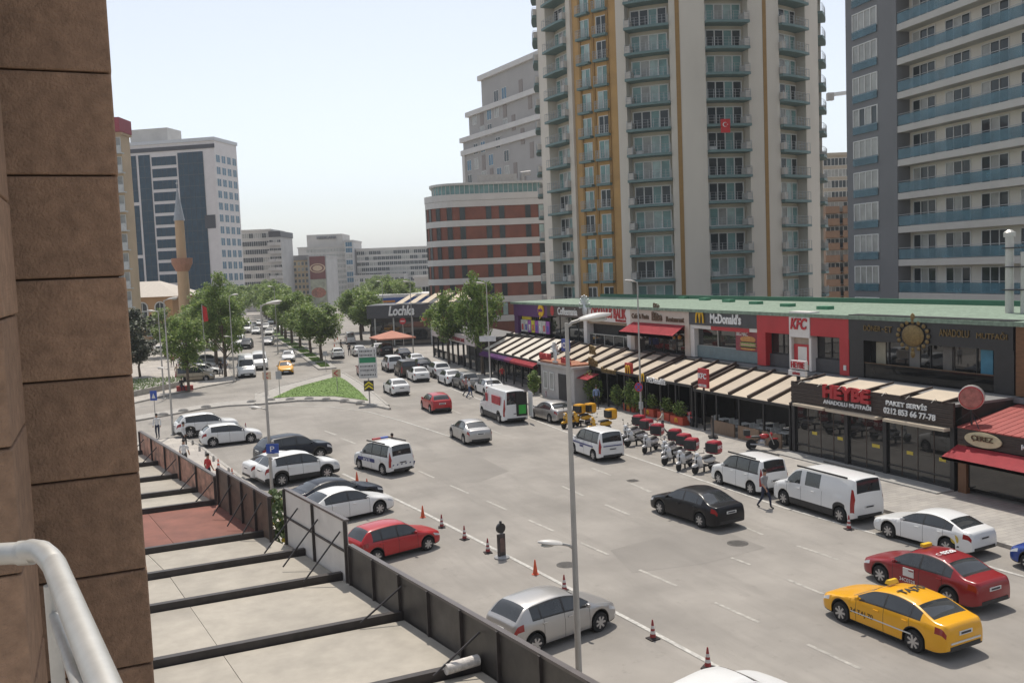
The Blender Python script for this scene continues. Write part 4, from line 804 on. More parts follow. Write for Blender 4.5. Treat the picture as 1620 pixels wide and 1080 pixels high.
bld('white_shed','white shed with curved top next to the brown office block',655,690,200,440,WHF,2,3,(1.5,1.5),GL_DARK,depth=8)
bld('low_far_shops','low shops beyond the median trees',555,612,240,480,M('shop_beige',(.35,.25,.19),.8),2,8,(1.8,1.6),GL_DARK,depth=10)
# closed market umbrella / stall
c = G(622,560); um = empty('market_umbrella','square salmon pink market umbrella by the parked cars','umbrella',(c.x,c.y,.1)); MB().tube([(0,0,0),(0,0,3.0)],.04,8).build('pole',RAILM,um)
MB().add([(-2.6,-2.6,2.3),(2.6,-2.6,2.3),(2.6,2.6,2.3),(-2.6,2.6,2.3),(0,0,3.2),(-2.6,-2.6,2.1),(2.6,-2.6,2.1),(2.6,2.6,2.1),(-2.6,2.6,2.1)],[(0,1,4),(1,2,4),(2,3,4),(3,0,4),(0,5,6,1),(1,6,7,2),(2,7,8,3),(3,8,5,0)]).build('canopy',M('salmon_canvas',(.45,.19,.13),.8,var=.1),um)

c = onX(1597,470,45.0); fp = empty('flue_pipe','tall steel flue pipes rising from the green roof edge','pipe',(c.x,c.y,ZR)); ztop_ = onX(1597,375,45.0).z-ZR
MB().tube([(0,0,0),(0,0,ztop_)],.22,14).build('pipe',MATS['brushed_steel'],fp,smooth=True); MB().lathe([(.3,0),(.3,.25),(.1,.4)],14).build('cowl',MATS['brushed_steel'],fp,(0,0,ztop_)); MB().tube([(.1,-.7,0),(.1,-.7,ztop_*.8)],.1,10).build('pipe',MATS['brushed_steel'],fp,smooth=True)
for z_ in (.3,.6,.85): MB().box(-.3,.3,-.85,.25,ztop_*z_,ztop_*z_+.06).build('bracket',BLACK,fp)
# ================================================================ vehicles
def pchip(pts):
    x = np.array([p[0] for p in pts], float); y = np.array([p[1] for p in pts], float); h = np.diff(x); dl = np.diff(y)/h; d = np.zeros(len(x))
    for i in range(1, len(x)-1):
        if dl[i-1]*dl[i] > 0:
            w1, w2 = 2*h[i]+h[i-1], h[i]+2*h[i-1]; d[i] = (w1+w2)/(w1/dl[i-1]+w2/dl[i])
    d[0], d[-1] = dl[0], dl[-1]
    def f(s):
        s = min(max(s, x[0]), x[-1]); i = min(int(np.searchsorted(x, s, 'right'))-1, len(x)-2); t = (s-x[i])/h[i]
        return y[i]*(1+2*t)*(1-t)**2+d[i]*h[i]*t*(1-t)**2+y[i+1]*t*t*(3-2*t)+d[i+1]*h[i]*t*t*(t-1)
    return f
GLC = M('car_glass', (.028,.031,.033), .03, var=.3, scale=.8, spec=.9); TRIM = M('car_trim', (.022,.022,.023), .55, var=.15); UNDER = M('car_underside', (.012,.012,.012), .9, var=0); TYRE = M('tyre', (.018,.018,.018), .85, var=.2)
RIM = M('alloy_rim', (.45,.45,.46), .3, .8, var=.05); LAMPW = M('headlamp', (.62,.64,.66), .08, .2, var=.1); LAMPR = M('tail_lamp', (.28,.012,.012), .12, var=.15, coat=.6); PLATE = M('number_plate', (.62,.62,.60), .5, var=.05); PLTX = M('plate_ink', (.03,.03,.04), .6)
SEAM = M('panel_gap', (.012,.012,.012), .7, var=0)
def paint(name, c, metal=0, rough=.28): return M('paint_'+name, c, rough, metal, var=.03, scale=1, coat=.35, spec=.4)
PW = paint('white', (.70,.70,.69)); PS = paint('silver', (.42,.41,.40), .6, .35); PK = M('paint_black', (.008,.008,.010), .3, 0, var=.03, coat=.15, spec=.25); PN = M('paint_navy', (.011,.014,.024), .3, 0, var=.03, coat=.15, spec=.25); PG = paint('grey', (.19,.19,.19), .6, .35); PR = paint('red', (.40,.018,.022)); PRD = paint('dark_red', (.24,.012,.016)); PY = paint('yellow', (.74,.36,.008)); PB = paint('blue', (.015,.05,.25)); PBE = paint('beige', (.35,.29,.21), .4, .4); PBR = paint('brown', (.055,.045,.035), .3, .35)
# L length, W half width, top / belt curves over distance from the nose, ws windscreen span, rw rear window span, sw side windows, doors seams, fa front axle, wb wheelbase, r wheel radius
T = {
 'sedan': dict(L=4.55, W=.88, fa=.90, wb=2.65, r=.315, top=[(0,.60),(.06,.68),(.3,.76),(1.15,.95),(1.25,.985),(1.98,1.385),(2.6,1.465),(3.15,1.42),(3.42,1.34),(3.98,1.075),(4.08,1.05),(4.42,1.02),(4.52,.93),(4.55,.80)],
    belt=[(0,.5),(.3,.66),(1.2,.87),(3.9,.96),(4.4,.93),(4.55,.74)], ws=(1.27,1.95), rw=(3.36,3.97), sw=((1.42,2.42),(2.50,3.30),(3.34,3.62)), seams=(1.42,2.46,3.32)),
 'hatch': dict(L=4.05, W=.86, fa=.83, wb=2.5, r=.305, top=[(0,.58),(.06,.68),(.3,.78),(1.0,.95),(1.08,.99),(1.75,1.38),(2.4,1.46),(3.25,1.42),(3.5,1.37),(3.92,1.02),(3.99,.96),(4.03,.86),(4.05,.74)],
    belt=[(0,.5),(.3,.68),(1.1,.88),(3.6,.99),(3.9,.94),(4.05,.7)], ws=(1.1,1.72), rw=(3.47,3.88), sw=((1.25,2.18),(2.26,3.05),(3.1,3.4)), seams=(1.25,2.22,3.0)),
 'oldhatch': dict(L=3.75, W=.79, fa=.72, wb=2.37, r=.275, top=[(0,.56),(.05,.66),(.25,.72),(.98,.87),(1.05,.90),(1.66,1.31),(2.3,1.37),(3.1,1.33),(3.3,1.28),(3.66,.93),(3.70,.88),(3.74,.8),(3.75,.7)],
    belt=[(0,.5),(.25,.62),(1.05,.80),(3.5,.87),(3.7,.8),(3.75,.66)], ws=(1.07,1.63), rw=(3.25,3.63), sw=((1.2,2.05),(2.12,2.78),(2.84,3.2)), seams=(1.2,2.08,2.8)),
 'suv': dict(L=4.42, W=.91, fa=.90, wb=2.62, r=.345, clad=1, top=[(0,.68),(.06,.84),(.25,.95),(1.05,1.08),(1.13,1.12),(1.78,1.56),(2.4,1.67),(3.6,1.62),(3.85,1.55),(4.25,1.12),(4.33,1.06),(4.40,.92),(4.42,.8)],
    belt=[(0,.58),(.25,.82),(1.1,1.0),(3.9,1.12),(4.3,1.05),(4.42,.75)], ws=(1.15,1.75), rw=(3.82,4.21), sw=((1.3,2.25),(2.33,3.15),(3.2,3.75)), seams=(1.3,2.29,3.15)),
 'boxsuv': dict(L=4.75, W=.96, fa=.88, wb=2.88, r=.375, clad=1, top=[(0,.78),(.05,.95),(.2,1.06),(1.15,1.14),(1.22,1.17),(1.72,1.74),(2.3,1.84),(4.3,1.84),(4.48,1.79),(4.66,1.22),(4.71,1.12),(4.74,.95),(4.75,.85)],
    belt=[(0,.66),(.2,.95),(1.2,1.06),(4.5,1.15),(4.7,1.05),(4.75,.8)], ws=(1.24,1.70), rw=(4.47,4.65), sw=((1.35,2.35),(2.43,3.35),(3.43,4.35)), seams=(1.35,2.39,3.38)),
 'mpv': dict(L=4.16, W=.88, fa=.86, wb=2.49, r=.305, top=[(0,.60),(.06,.78),(.3,.92),(.95,1.10),(1.03,1.14),(1.68,1.66),(2.2,1.76),(3.85,1.76),(3.98,1.70),(4.10,1.12),(4.13,1.0),(4.15,.85),(4.16,.7)],
    belt=[(0,.52),(.3,.80),(1.0,1.0),(3.9,1.05),(4.1,1.0),(4.16,.66)], ws=(1.05,1.65), rw=(3.975,4.095), sw=((1.2,2.2),(2.28,3.15),(3.22,3.82)), seams=(1.2,2.24,3.2)),
 'van': dict(L=5.10, W=.95, fa=.90, wb=3.45, r=.33, top=[(0,.66),(.05,.86),(.25,1.0),(.85,1.18),(.93,1.22),(1.62,1.82),(2.1,1.93),(4.85,1.95),(4.98,1.90),(5.06,1.3),(5.08,1.1),(5.09,.9),(5.10,.75)],
    belt=[(0,.56),(.25,.9),(.95,1.08),(4.9,1.15),(5.05,1.1),(5.10,.7)], ws=(.95,1.58), rw=(4.975,5.055), sw=((1.12,1.95),(2.25,3.15)), seams=(1.12,2.02,3.3)),
 'bigvan': dict(L=5.75, W=1.02, fa=.95, wb=3.75, r=.345, top=[(0,.68),(.05,.92),(.25,1.08),(.8,1.25),(.88,1.30),(1.5,2.05),(1.95,2.38),(2.3,2.44),(5.55,2.44),(5.66,2.38),(5.71,1.35),(5.73,1.15),(5.74,.9),(5.75,.75)],
    belt=[(0,.58),(.25,.95),(.9,1.15),(5.6,1.25),(5.7,1.15),(5.75,.7)], ws=(.9,1.46), rw=(5.665,5.705), sw=((1.08,1.85),), seams=(1.08,1.95,3.2)),
}
T['minibus'] = dict(T['bigvan'], sw=((1.08,1.85),(2.0,3.0),(3.08,4.1),(4.18,5.35)))
T['sedan2'] = dict(T['sedan'], top=[(0,.58),(.06,.66),(.3,.74),(1.2,.92),(1.3,.95),(2.1,1.34),(2.75,1.42),(3.3,1.37),(3.6,1.28),(4.1,1.08),(4.18,1.06),(4.44,1.03),(4.52,.94),(4.55,.8)], rw=(3.5,4.08), sw=((1.5,2.48),(2.55,3.4),(3.44,3.75)), seams=(1.5,2.51,3.4))
_car = {}
def car_parts(tn):
    if tn in _car: return _car[tn]
    t = T[tn]; L, W_, r = t['L'], t['W'], t['r']; top = pchip(t['top']); belt = pchip(t['belt']); mx = max(p[1] for p in t['top']); mb_ = max(p[1] for p in t['belt'])
    wf = pchip([(0,W_*.70),(.05,W_*.80),(.2,W_*.91),(.5,W_*.975),(1.1,W_),(L-1.2,W_),(L-.5,W_*.975),(L-.14,W_*.92),(L-.03,W_*.86),(L,W_*.80)])
    box = mx > 1.7
    ss = set(np.round(np.linspace(0, L, 44), 4)) | {.02,.05,.1,.16,L-.02,L-.05,L-.1,L-.16}
    feats = [*t['ws'], *t['rw']]+[x for a in t['sw'] for x in a]
    for a, _ in t['top']: ss.add(a)
    ax = (t['fa'], t['fa']+t['wb']); ra = r+.065
    for a in ax:
        for k in range(17): ss.add(round(a-ra*math.cos(math.pi*k/16), 4))
        ss.add(round(a-ra-.012,4)); ss.add(round(a+ra+.012,4))
    hl = (.05,.42); tl = (L-.34,L-.03) if not box else (L-.2,L-.03)
    for x in (*feats, *hl, *tl): ss.add(round(x,4))
    for x in t['seams']: ss.add(x-.007); ss.add(x+.007)
    ss = sorted(ss); keep = [ss[0]]
    for x in ss[1:]:
        if x-keep[-1] > .004: keep.append(x)
    ss = keep; NJ = 14; rings = []
    gc = .19 if not t.get('clad') else .24
    for s in ss:
        w_ = wf(s); tp = top(s); bl = min(belt(s), tp-.03); zb = gc + .10*max(0,(.35-s)/.35)**2 + .10*max(0,(s-L+.4)/.4)**2
        for a in ax:
            if abs(s-a) < ra: zb = max(zb, r+math.sqrt(ra*ra-(s-a)**2)-.0)
        c = min(1, max(0, (tp-bl-.05)/(mx-mb_-.05))); k = .9-(.13 if box else .21)*c
        yr = w_*k; zr = tp-(.025+.045*c)
        z2 = zb+.05; z3 = max(z2+.03, .40+.0*bl); z3 = max(z3, z2+(bl-z2)*.3); z4 = max(z3+.02, z3+(bl-z3)*.62)
        A = (w_*.955, bl); B = (yr, max(zr, bl+.01))
        q = lambda t_, bul=0: (A[0]+(B[0]-A[0])*t_+bul, A[1]+(B[1]-A[1])*t_)
        rings.append([(0,zb),(w_*.82,zb),(w_*.965,zb+.012),(w_*.985,z2),(w_*1.0,z3),(w_*.993,z4),A,q(.1,.008*c),q(.5,.018*c),q(.9,.008*c),B,(yr*.90,zr+(tp-zr)*.38),(yr*.5,zr+(tp-zr)*.82),(0,tp)])
    V = {}; grp = {}
    def cell(i, j):
        s = (ss[i]+ss[i+1])/2
        if j >= 11 and t['ws'][0] < s < t['ws'][1]: return 'windscreen'
        if j >= 11 and t['rw'][0] < s < t['rw'][1]: return 'rear_window'
        ins = [k for k, a in enumerate(t['sw']) if a[0] < s < a[1]]
        if j in (7,8) and ins: return ('side_window', ins[0])
        if j in (6,9) and t['sw'][0][0]-.06 < s < t['sw'][-1][1]+.03 and tn not in ('van','bigvan'): return ('body', 1)
        if j in (7,8) and t['sw'][0][0]-.02 < s < t['sw'][-1][1] and tn not in ('van','bigvan'): return ('body', 1)
        if hl[0] < s < hl[1] and j == 5: return 'headlight'
        if tl[0] < s < tl[1] and (j in (5,) or (box and j in (4,5,6,7))): return 'taillight'
        if j == 0: return ('body', 2)
        if any(abs(s-x) < .008 for x in t['seams']) and 2 < j < 6: return ('body', 3)
        if j <= 2: return ('body', 1)
        if j == 3 and t.get('clad'): return ('body', 1)
        if j == 3 and tn in ('van','bigvan') and 1.3 < s < L-.5: return ('body', 1)
        return ('body', 0)
    parts = {}
    for sgn in (1,-1):
        for i in range(len(ss)-1):
            for j in range(NJ-1):
                k = cell(i, j); key, m = (k, 0) if isinstance(k, str) else ((k[0], k[1]) if k[0] == 'body' else ((k[0], k[1]), 0))
                if key in ('headlight','taillight') or (isinstance(key, tuple)): key = (key, sgn)
                mb = parts.setdefault(key, MB())
                P = [(sgn*rings[i][j][0], L/2-ss[i], rings[i][j][1]), (sgn*rings[i+1][j][0], L/2-ss[i+1], rings[i+1][j][1]), (sgn*rings[i+1][j+1][0], L/2-ss[i+1], rings[i+1][j+1][1]), (sgn*rings[i][j+1][0], L/2-ss[i], rings[i][j+1][1])]
                if key != 'body' : pass
                f = (0,1,2,3) if sgn > 0 else (3,2,1,0)
                mb.add(P, [f[::-1]], m)
    for s_i, fr in ((0,1),(len(ss)-1,0)):
        rg = rings[s_i]; y_ = L/2-ss[s_i]
        for j in range(1, NJ-1):
            P = [(-rg[j][0],y_,rg[j][1]),(rg[j][0],y_,rg[j][1]),(rg[j+1][0],y_,rg[j+1][1]),(-rg[j+1][0],y_,rg[j+1][1])]
            parts['body'].add(P, [(3,2,1,0) if fr else (0,1,2,3)], 1 if j <= (4 if fr else 2) else 0)
    out = {}
    for k, mb in parts.items():
        nm = k if isinstance(k, str) else (k[0] if isinstance(k[0], str) else k[0][0])
        me = mb.mesh(nm, {'body':[PW,TRIM,UNDER,SEAM],'headlight':[LAMPW],'taillight':[LAMPR]}.get(nm, [GLC]))
        bm = bmesh.new(); bm.from_mesh(me); bmesh.ops.remove_doubles(bm, verts=bm.verts, dist=.0015); bmesh.ops.dissolve_degenerate(bm, edges=bm.edges, dist=.001); bm.to_mesh(me); bm.free()
        me.polygons.foreach_set('use_smooth', [True]*len(me.polygons)); me.set_sharp_from_angle(angle=R(38)); out[k] = (nm, me)
    # small parts
    ext = []
    zf = belt(.3)-.06
    ext.append(('grille', MB().box(-.36*W_/.88,.36*W_/.88,L/2-.02,L/2+.012,.42,.54), TRIM)); ext.append(('number_plate', MB().box(-.26,.26,L/2,L/2+.022,.34,.45), PLATE))
    zp = .98*belt(L-.12)-.14 if not box else .74
    ext.append(('number_plate', MB().box(-.26,.26,-L/2-.022,-L/2+.06,zp-.055,zp+.055).box(-.2,.2,-L/2-.026,-L/2-.021,zp-.03,zp+.03,1), [PLATE,PLTX]))
    ext.append(('bumper', MB().box(-W_*.70,W_*.70,-L/2-.012,-L/2+.1,.32,.43), TRIM))
    mz = belt(t['sw'][0][0]+.1)+.09; my = L/2-t['sw'][0][0]-.12
    for s in (-1,1): ext.append(('mirror', MB().ball((s*(W_+.07),my,mz),(.10,.06,.075),8).box(*sorted((s*W_*.92,s*(W_+.03))),my-.03,my+.03,mz-.05,mz-.01), [None]))
    hnd = [x+.62 for x in t['seams'][:2]]
    for s in (-1,1):
        for x in hnd: ext.append(('door_handle', MB().box(*sorted((s*W_*.985,s*(W_*1.0+.022))),L/2-x-.22,L/2-x-.04,belt(x)-.14,belt(x)-.105), [None]))
    ext = [(n, mb.mesh(n, m if isinstance(m,(list,tuple)) and m[0] else (m if not isinstance(m,(list,tuple)) else PW), n == 'mirror'), isinstance(m,list) and m[0] is None) for n, mb, m in ext]
    # wheels
    ty = MB().lathe([(r*.62,-.1),(r*.93,-.105),(r,-.075),(r,.075),(r*.93,.105),(r*.62,.1)],22,axis='x').mesh('wheel',TYRE,True,50)
    rm = MB().lathe([(r*.66,.09),(r*.67,.112),(r*.61,.118),(r*.59,.104),(.02,.102)],22,axis='x',m=1)
    n = 7
    for k in range(n):
        a = 2*math.pi*k/n; rm.bar((.112,0,0),(.114,r*.62*math.cos(a),r*.62*math.sin(a)),.06,.02,0,up=(1,0,0))
    rm.lathe([(.06,.1),(.055,.125),(.01,.125)],12,axis='x'); rimm = rm.mesh('rim',[RIM,M('rim_shadow',(.06,.06,.065),.5,.5)],True,40)
    _car[tn] = (out, ext, ty, rimm, t); return _car[tn]
def set_paint(o, m, idx=0):
    o.material_slots[idx].link = 'OBJECT'; o.material_slots[idx].material = m
def car(tn, pm, label, pos, head, cat='car', group=None, sc=1, name=None):
    """pos: ground point of the car's centre; head: degrees from +Y towards +X"""
    out, ext, ty, rimm, t = car_parts(tn)
    root = empty(name or {'van':'delivery_van','bigvan':'delivery_van','minibus':'minibus','suv':'parked_suv','boxsuv':'parked_suv'}.get(tn,'car'), label, cat, (pos[0],pos[1],0), -R(head), group); root.scale = (sc,sc,sc)
    for k, (nm, me) in out.items():
        o = obj(nm, me, root)
        if nm == 'body': set_paint(o, pm)
    for nm, me, pt in ext:
        o = obj(nm, me, root)
        if pt: set_paint(o, pm)
    for ya in (t['fa'], t['fa']+t['wb']):
        for s in (-1,1):
            wv = obj('wheel', ty, root, (s*(t['W']-.115), t['L']/2-ya, t['r'])); o = obj('rim', rimm, wv, rot=(0,0,0 if s > 0 else math.pi))
    return root
def from_wheels(tn, f, rr, head, side, sc=1):
    """centre from the near-side wheel contact pixels; side = -1 when the left wheels are seen"""
    t = T[tn]; h = R(head); fwd = Vector((math.sin(h),math.cos(h),0)); rgt = Vector((math.cos(h),-math.sin(h),0)); mid = t['L']/2-t['fa']-t['wb']/2
    pts = []
    if f: pts.append(G(*f)-fwd*(t['wb']/2)*sc)
    if rr: pts.append(G(*rr)+fwd*(t['wb']/2)*sc)
    p = sum(pts, Vector())/len(pts); return p-rgt*side*(t['W']-.05)*sc-fwd*mid*sc
def lab(o, tn, dets): return o
GP_ = 'vehicles'
C = lambda tn, pm, label, f, rr, head, side=-1, sc=1, **k: car(tn, pm, label, from_wheels(tn,f,rr,head,side,sc), head, sc=sc, **k)
# --- moving and parked in the right half
taxi = C('sedan2', PY, 'bright yellow taxi sedan with black roof lettering driving up the road', (1333,984), (1444,1030), -3.4, cat='taxi')
redt = C('sedan', PRD, 'dark red taxi sedan with white roof marking beside the yellow taxi', (1392,922), (1503,961), -3.2, cat='taxi')
merc = C('sedan', PK, 'black saloon car driving alone in the middle lane', (1043,813), (1110,835), -6, cat='car')
acc = C('sedan2', PW, 'white sedan with round yellow sticker parked behind the white van', (1406,851), None, -5, sc=.97)
car('hatch', PB, 'blue car cut by the picture edge at the kerb', (29.6,20.6), -4)
traf = C('van', PW, 'white panel van with dark side window parked before the kebab shop', (1239,798), (1331,827), -.7, cat='van')
cou = C('mpv', PW, 'white people carrier parked between delivery scooters and panel van', (1138,766), (1188,782), -.2)
couL = C('mpv', PW, 'white people carrier with navy side stripe parked past the scooters', (907,717), (940,729), .4)
pas = C('sedan', PS, 'silver saloon parked behind the tall lamp post', None, (870,669), -2)
mas = C('bigvan', PW, 'white high roof van with open rear door and red side posters', (759.3,656), (794.3,671), 3, cat='van')
C('sedan', PW, 'white saloon parked just ahead of the high roof van', (753,621), None, 5)
C('suv', PG, 'grey crossover parked between two white saloons', (715,612), (731,618), 5, cat='suv')
C('sedan', PW, 'white saloon parked behind the grey crossover', (692.7,605), (706,610), 5, sc=1.02)
C('sedan', PW, 'white saloon double parked next to the brown four by four', (643,600), (655.5,604), 6)
C('suv', PW, 'white crossover parked in the row behind the double parked saloon', None, (686,598), 6, cat='suv')
C('boxsuv', PBR, 'dark brown boxy four by four double parked', (623,593), (635,597), 6, cat='suv')
C('boxsuv', PW, 'white boxy four by four at the head of the double parked queue', (604,584.5), (612.3,588.8), 6, cat='suv')
for q, pm, lb, hd, tn in (((668,585),PN,'navy saloon parked in the shade of the shop row',7,'sedan'),((657,577),PW,'white saloon parked before the navy one',7,'sedan'),((609,561.5),PK,'black crossover under the salmon umbrella',7,'suv'),((637,567.5),PN,'dark saloon parked beside the salmon umbrella',7,'sedan'),
    ((598,558),PW,'white saloon partly hidden by the direction board',7,'sedan'),((568,562),PW,'white saloon behind the direction board posts',7,'sedan')):
    p = G(*q); car(tn, pm, lb, p, hd, cat='suv' if tn == 'suv' else 'car')
C('sedan', PW, 'white saloon driving past the end of the traffic island', (608.5,620), (618,626.5), 3)
C('hatch', PR, 'bright red hatchback driving up the middle of the road', (666.8,646.5), (682.3,653.5), 4, sc=1.03)
vec = C('sedan', PS, 'silver saloon driving alone behind the red hatchback', (716,692), (733.3,703), 3)
C('hatch', PW, 'white hatchback driving away along the median', (521.5,565), (528,568.5), 9)
C('hatch', PRD, 'dark red hatchback half hidden behind the direction board', (563.5,592), (570.7,595.4), 8)
car('minibus', PW, 'white minibus stopped by the crossing people far up the avenue', G(554,543), 10, cat='minibus', sc=.8)
pol = C('mpv', PW, 'police people carrier with blue light bar and striped rear', (569.6,742), (605.6,751.6), -16.5, cat='police car')
# --- parked nose-out on the left
C('hatch', PS, 'silver hatchback with red round sticker parked beside the near lamp post', (948.4,998.6), (848.8,1034), 77, 1)
C('oldhatch', PR, 'old bright red hatchback parked behind the dark parapet', (677,870.3), (597,891.3), 75, 1)
foc = C('sedan', PW, 'white saloon parked behind the white hoarding', (601,814), None, 76, 1)
C('sedan2', PN, 'black low saloon parked between two white cars', (585,795), None, 77, 1)
C('suv', PW, 'white crossover parked by the blue parking sign', (519,758), (445.5,767.8), 78, 1, cat='suv')
C('sedan2', PW, 'white saloon mostly hidden behind the white crossover', (497,748), None, 78, 1)
C('suv', PN, 'black estate crossover at the far end of the parked row', (507,727), None, 79, 1, cat='suv', sc=1.03)
C('hatch', PW, 'white hatchback parked at the junction corner', (396.7,700.7), (338.2,707), 88, 1)
C('suv', PW, 'white crossover with dark roof rails parked beside the corner hatchback', None, (301,693), 85, 1, cat='suv')
p = G(1135,1105); car('hatch', PW, 'white car of which only roof and bonnet show below', (12.9,17.6), 77)
# --- oncoming carriageway and plaza
def onc(tn, pm, lb, q, hd=192, sc=1, **k): return car(tn, pm, lb, G(*q), hd, sc=sc, **k)
onc('sedan', PY, 'yellow taxi coming round the traffic island', (452,590), 188, cat='taxi')
onc('sedan', PW, 'white saloon following the oncoming yellow taxi', (457,571), 191)
onc('minibus', PW, 'white minibus waiting at the left kerb', (390,594), 186, cat='minibus'); onc('van', PW, 'white van beside the waiting minibus', (411,583), 188, cat='van', sc=1.08)
for i, (q, pm, tn, lb) in enumerate((((425,545),PS,'sedan','silver saloon in the oncoming queue'),((427,530),PW,'sedan','white saloon in the oncoming queue behind the silver one'),((421,521),PW,'hatch','white hatchback far along the oncoming queue'),((438,524),PS,'sedan','silver saloon in the inner oncoming lane'),
    ((391,551),PK,'suv','black crossover behind the waiting minibus'),((379,548),PW,'van','white van at the left kerb behind the minibus'),((391,526),PW,'bigvan','white box van far up the left kerb'),((406,528),PW,'sedan','white saloon beside the far box van'),((411,515),PW,'sedan','white saloon at the far end of the queue'),((400,519),PG,'sedan','grey saloon at the far end of the queue'),((430,513),PW,'hatch','small white hatchback at the far bend'))):
    onc(tn, pm, lb, q, 194)
dob = car('mpv', PBE, 'beige people carrier parked on the plaza forecourt', from_wheels('mpv',(322,606),(294,603),100,1), 100)
for q, pm, tn, lb, hd in (((322,594),PW,'sedan','white saloon parked behind the beige people carrier',98),((312,584),PS,'sedan','silver saloon in the plaza row',98),((305,573),PW,'hatch','white hatchback in the plaza row',98),((330,577),PG,'sedan','grey saloon at the back of the plaza row',98),((262,560),PW,'hatch','white hatchback half hidden by a dark tree',95)):
    car(tn, pm, lb, G(*q), hd)
car('van', PW, 'white van parked sideways by the mosque forecourt', G(266,541), -78, cat='van')
# extra marks on particular vehicles
def on_car(root, name, mb, mat, loc=(0,0,0), rot=(0,0,0)): return obj(name, mb.mesh(name, mat), root, loc, rot=rot)
INK = M('black_ink', (.015,.015,.015), .6, var=0)
def roof_text(root, body, wd, y_, z, m, rz=180): return letters(body, m, root, (0,y_,z), wd=wd, rot=(0,0,R(rz)), ext=.004, bold=.03)
roof_text(taxi,'TAJ70',.95,-.55,1.425,INK,0); on_car(taxi,'roof_sign',MB().add([(-.2,.28,1.41),(.2,.28,1.41),(.2,.1,1.41),(-.2,.1,1.41),(-.17,.24,1.52),(.17,.24,1.52),(.17,.14,1.52),(-.17,.14,1.52)],[(3,2,1,0),(4,5,6,7),(0,1,5,4),(1,2,6,5),(2,3,7,6),(3,0,4,7)]),M('taxi_sign',(.7,.45,.02),.4))
SIDE = lambda x: (R(90),0,R(-90))
letters('34 TAJ 70', INK, taxi, (-.885,.55,.52), wd=.85, rot=FACE_L, ext=.004); on_car(taxi,'side_moulding',MB().box(-.895,-.87,-1.2,.95,.50,.53).box(.87,.895,-1.2,.95,.50,.53),WHITE); on_car(taxi,'rear_moulding',MB().box(-.6,.6,-2.305,-2.27,.5,.54),WHITE)
roof_text(redt,'0328',.6,-.6,1.472,LTG,0); letters('C',LTG,redt,(-.45,-.6,1.465),wd=.15,rot=(0,0,0),ext=.004); on_car(redt,'roof_sign',MB().box(-.2,.2,.15,.3,1.45,1.55),M('taxi_sign',(.7,.45,.02),.4)); on_car(redt,'door_notice',MB().box(-.893,-.872,.0,.42,.58,.85),PLATE); letters('34C0328',LTG,redt,(-.893,.25,.45),wd=.6,ext=.004)
on_car(acc,'round_sticker',MB().lathe([(.17,-.004),(.17,.004)],18,axis='x'),M('sticker_gold',(.5,.36,.05),.5),(-.855,-1.62,.68)); on_car(acc,'sticker_text',MB().box(-.86,-.852,-1.8,-1.45,.40,.46),INK)
NAVY = M('navy_stripe',(.03,.04,.16),.4,var=0)
on_car(couL,'side_stripe',MB().box(-.893,-.875,-1.3,1.2,.78,.86).box(.875,.893,-1.3,1.2,.78,.86).box(-.6,.6,-2.1,-2.075,.90,.95),NAVY); on_car(couL,'side_panel',MB().box(-.894,-.876,-.1,.3,.62,.74),NAVY)
for nm, a in (('side_stripe',(-.896,-.875,-.5,1.25,.62,.82)),('side_stripe',(.875,.896,-.5,1.25,.62,.82))): on_car(pol,nm,MB().box(*a),NAVY)
letters('POLİS',LTG,pol,(-.90,.3,.72),wd=.7,ext=.004)
mb = MB()
for k in range(6): mb.add([(-.75+k*.28,-2.07,.45),(-.66+k*.28,-2.07,.45),(-.58+k*.28,-2.085,.68),(-.67+k*.28,-2.085,.68)],[(0,1,2,3),(3,2,1,0)])
on_car(pol,'rear_chevrons',mb,NAVY); on_car(pol,'light_bar',MB().box(-.5,.0,.1,.28,1.77,1.86).box(.0,.5,.1,.28,1.77,1.86,1),[M('beacon_red',(.4,.02,.02),.3),M('beacon_blue',(.05,.1,.4),.3)]); on_car(pol,'roof_rail',MB().box(-.72,-.68,-1.4,.5,1.72,1.79).box(.68,.72,-1.4,.5,1.72,1.79),TRIM)
on_car(cou,'roof_rail',MB().box(-.72,-.68,-1.5,.6,1.72,1.79).box(.68,.72,-1.5,.6,1.72,1.79),TRIM); on_car(traf,'roof_rail',MB().box(-.78,-.74,-2.1,.9,1.9,1.97).box(.74,.78,-2.1,.9,1.9,1.97),TRIM)
for s in (-1,1): on_car(mas,'side_poster',MB().box(s*1.0-.03,s*1.0+.03,-2.2,-.5,1.35,1.95).box(s*1.0-.03,s*1.0+.03,.55,.85,1.35,1.95),M('van_red',(.40,.03,.04),.5,var=.2,scale=3))
on_car(mas,'open_door',MB().box(.98,1.03,-3.6,-2.85,.5,2.3).box(1.031,1.04,-3.45,-3.0,1.4,2.1,1),[PW,GLC]); on_car(mas,'cargo_opening',MB().box(.02,.86,-2.905,-2.86,.55,2.28),M('cargo_dark',(.02,.018,.016),.8)); on_car(mas,'green_crate',MB().box(.2,.75,-2.93,-2.88,.7,1.35),M('crate_green',(.03,.35,.04),.5))
on_car(dob,'sill_trim',MB().box(.875,.893,-1.3,1.2,.6,.66),TRIM)
on_car(mas,'lower_trim',MB().box(-1.03,-1.0,-2.4,1.6,.48,.62),TRIM)
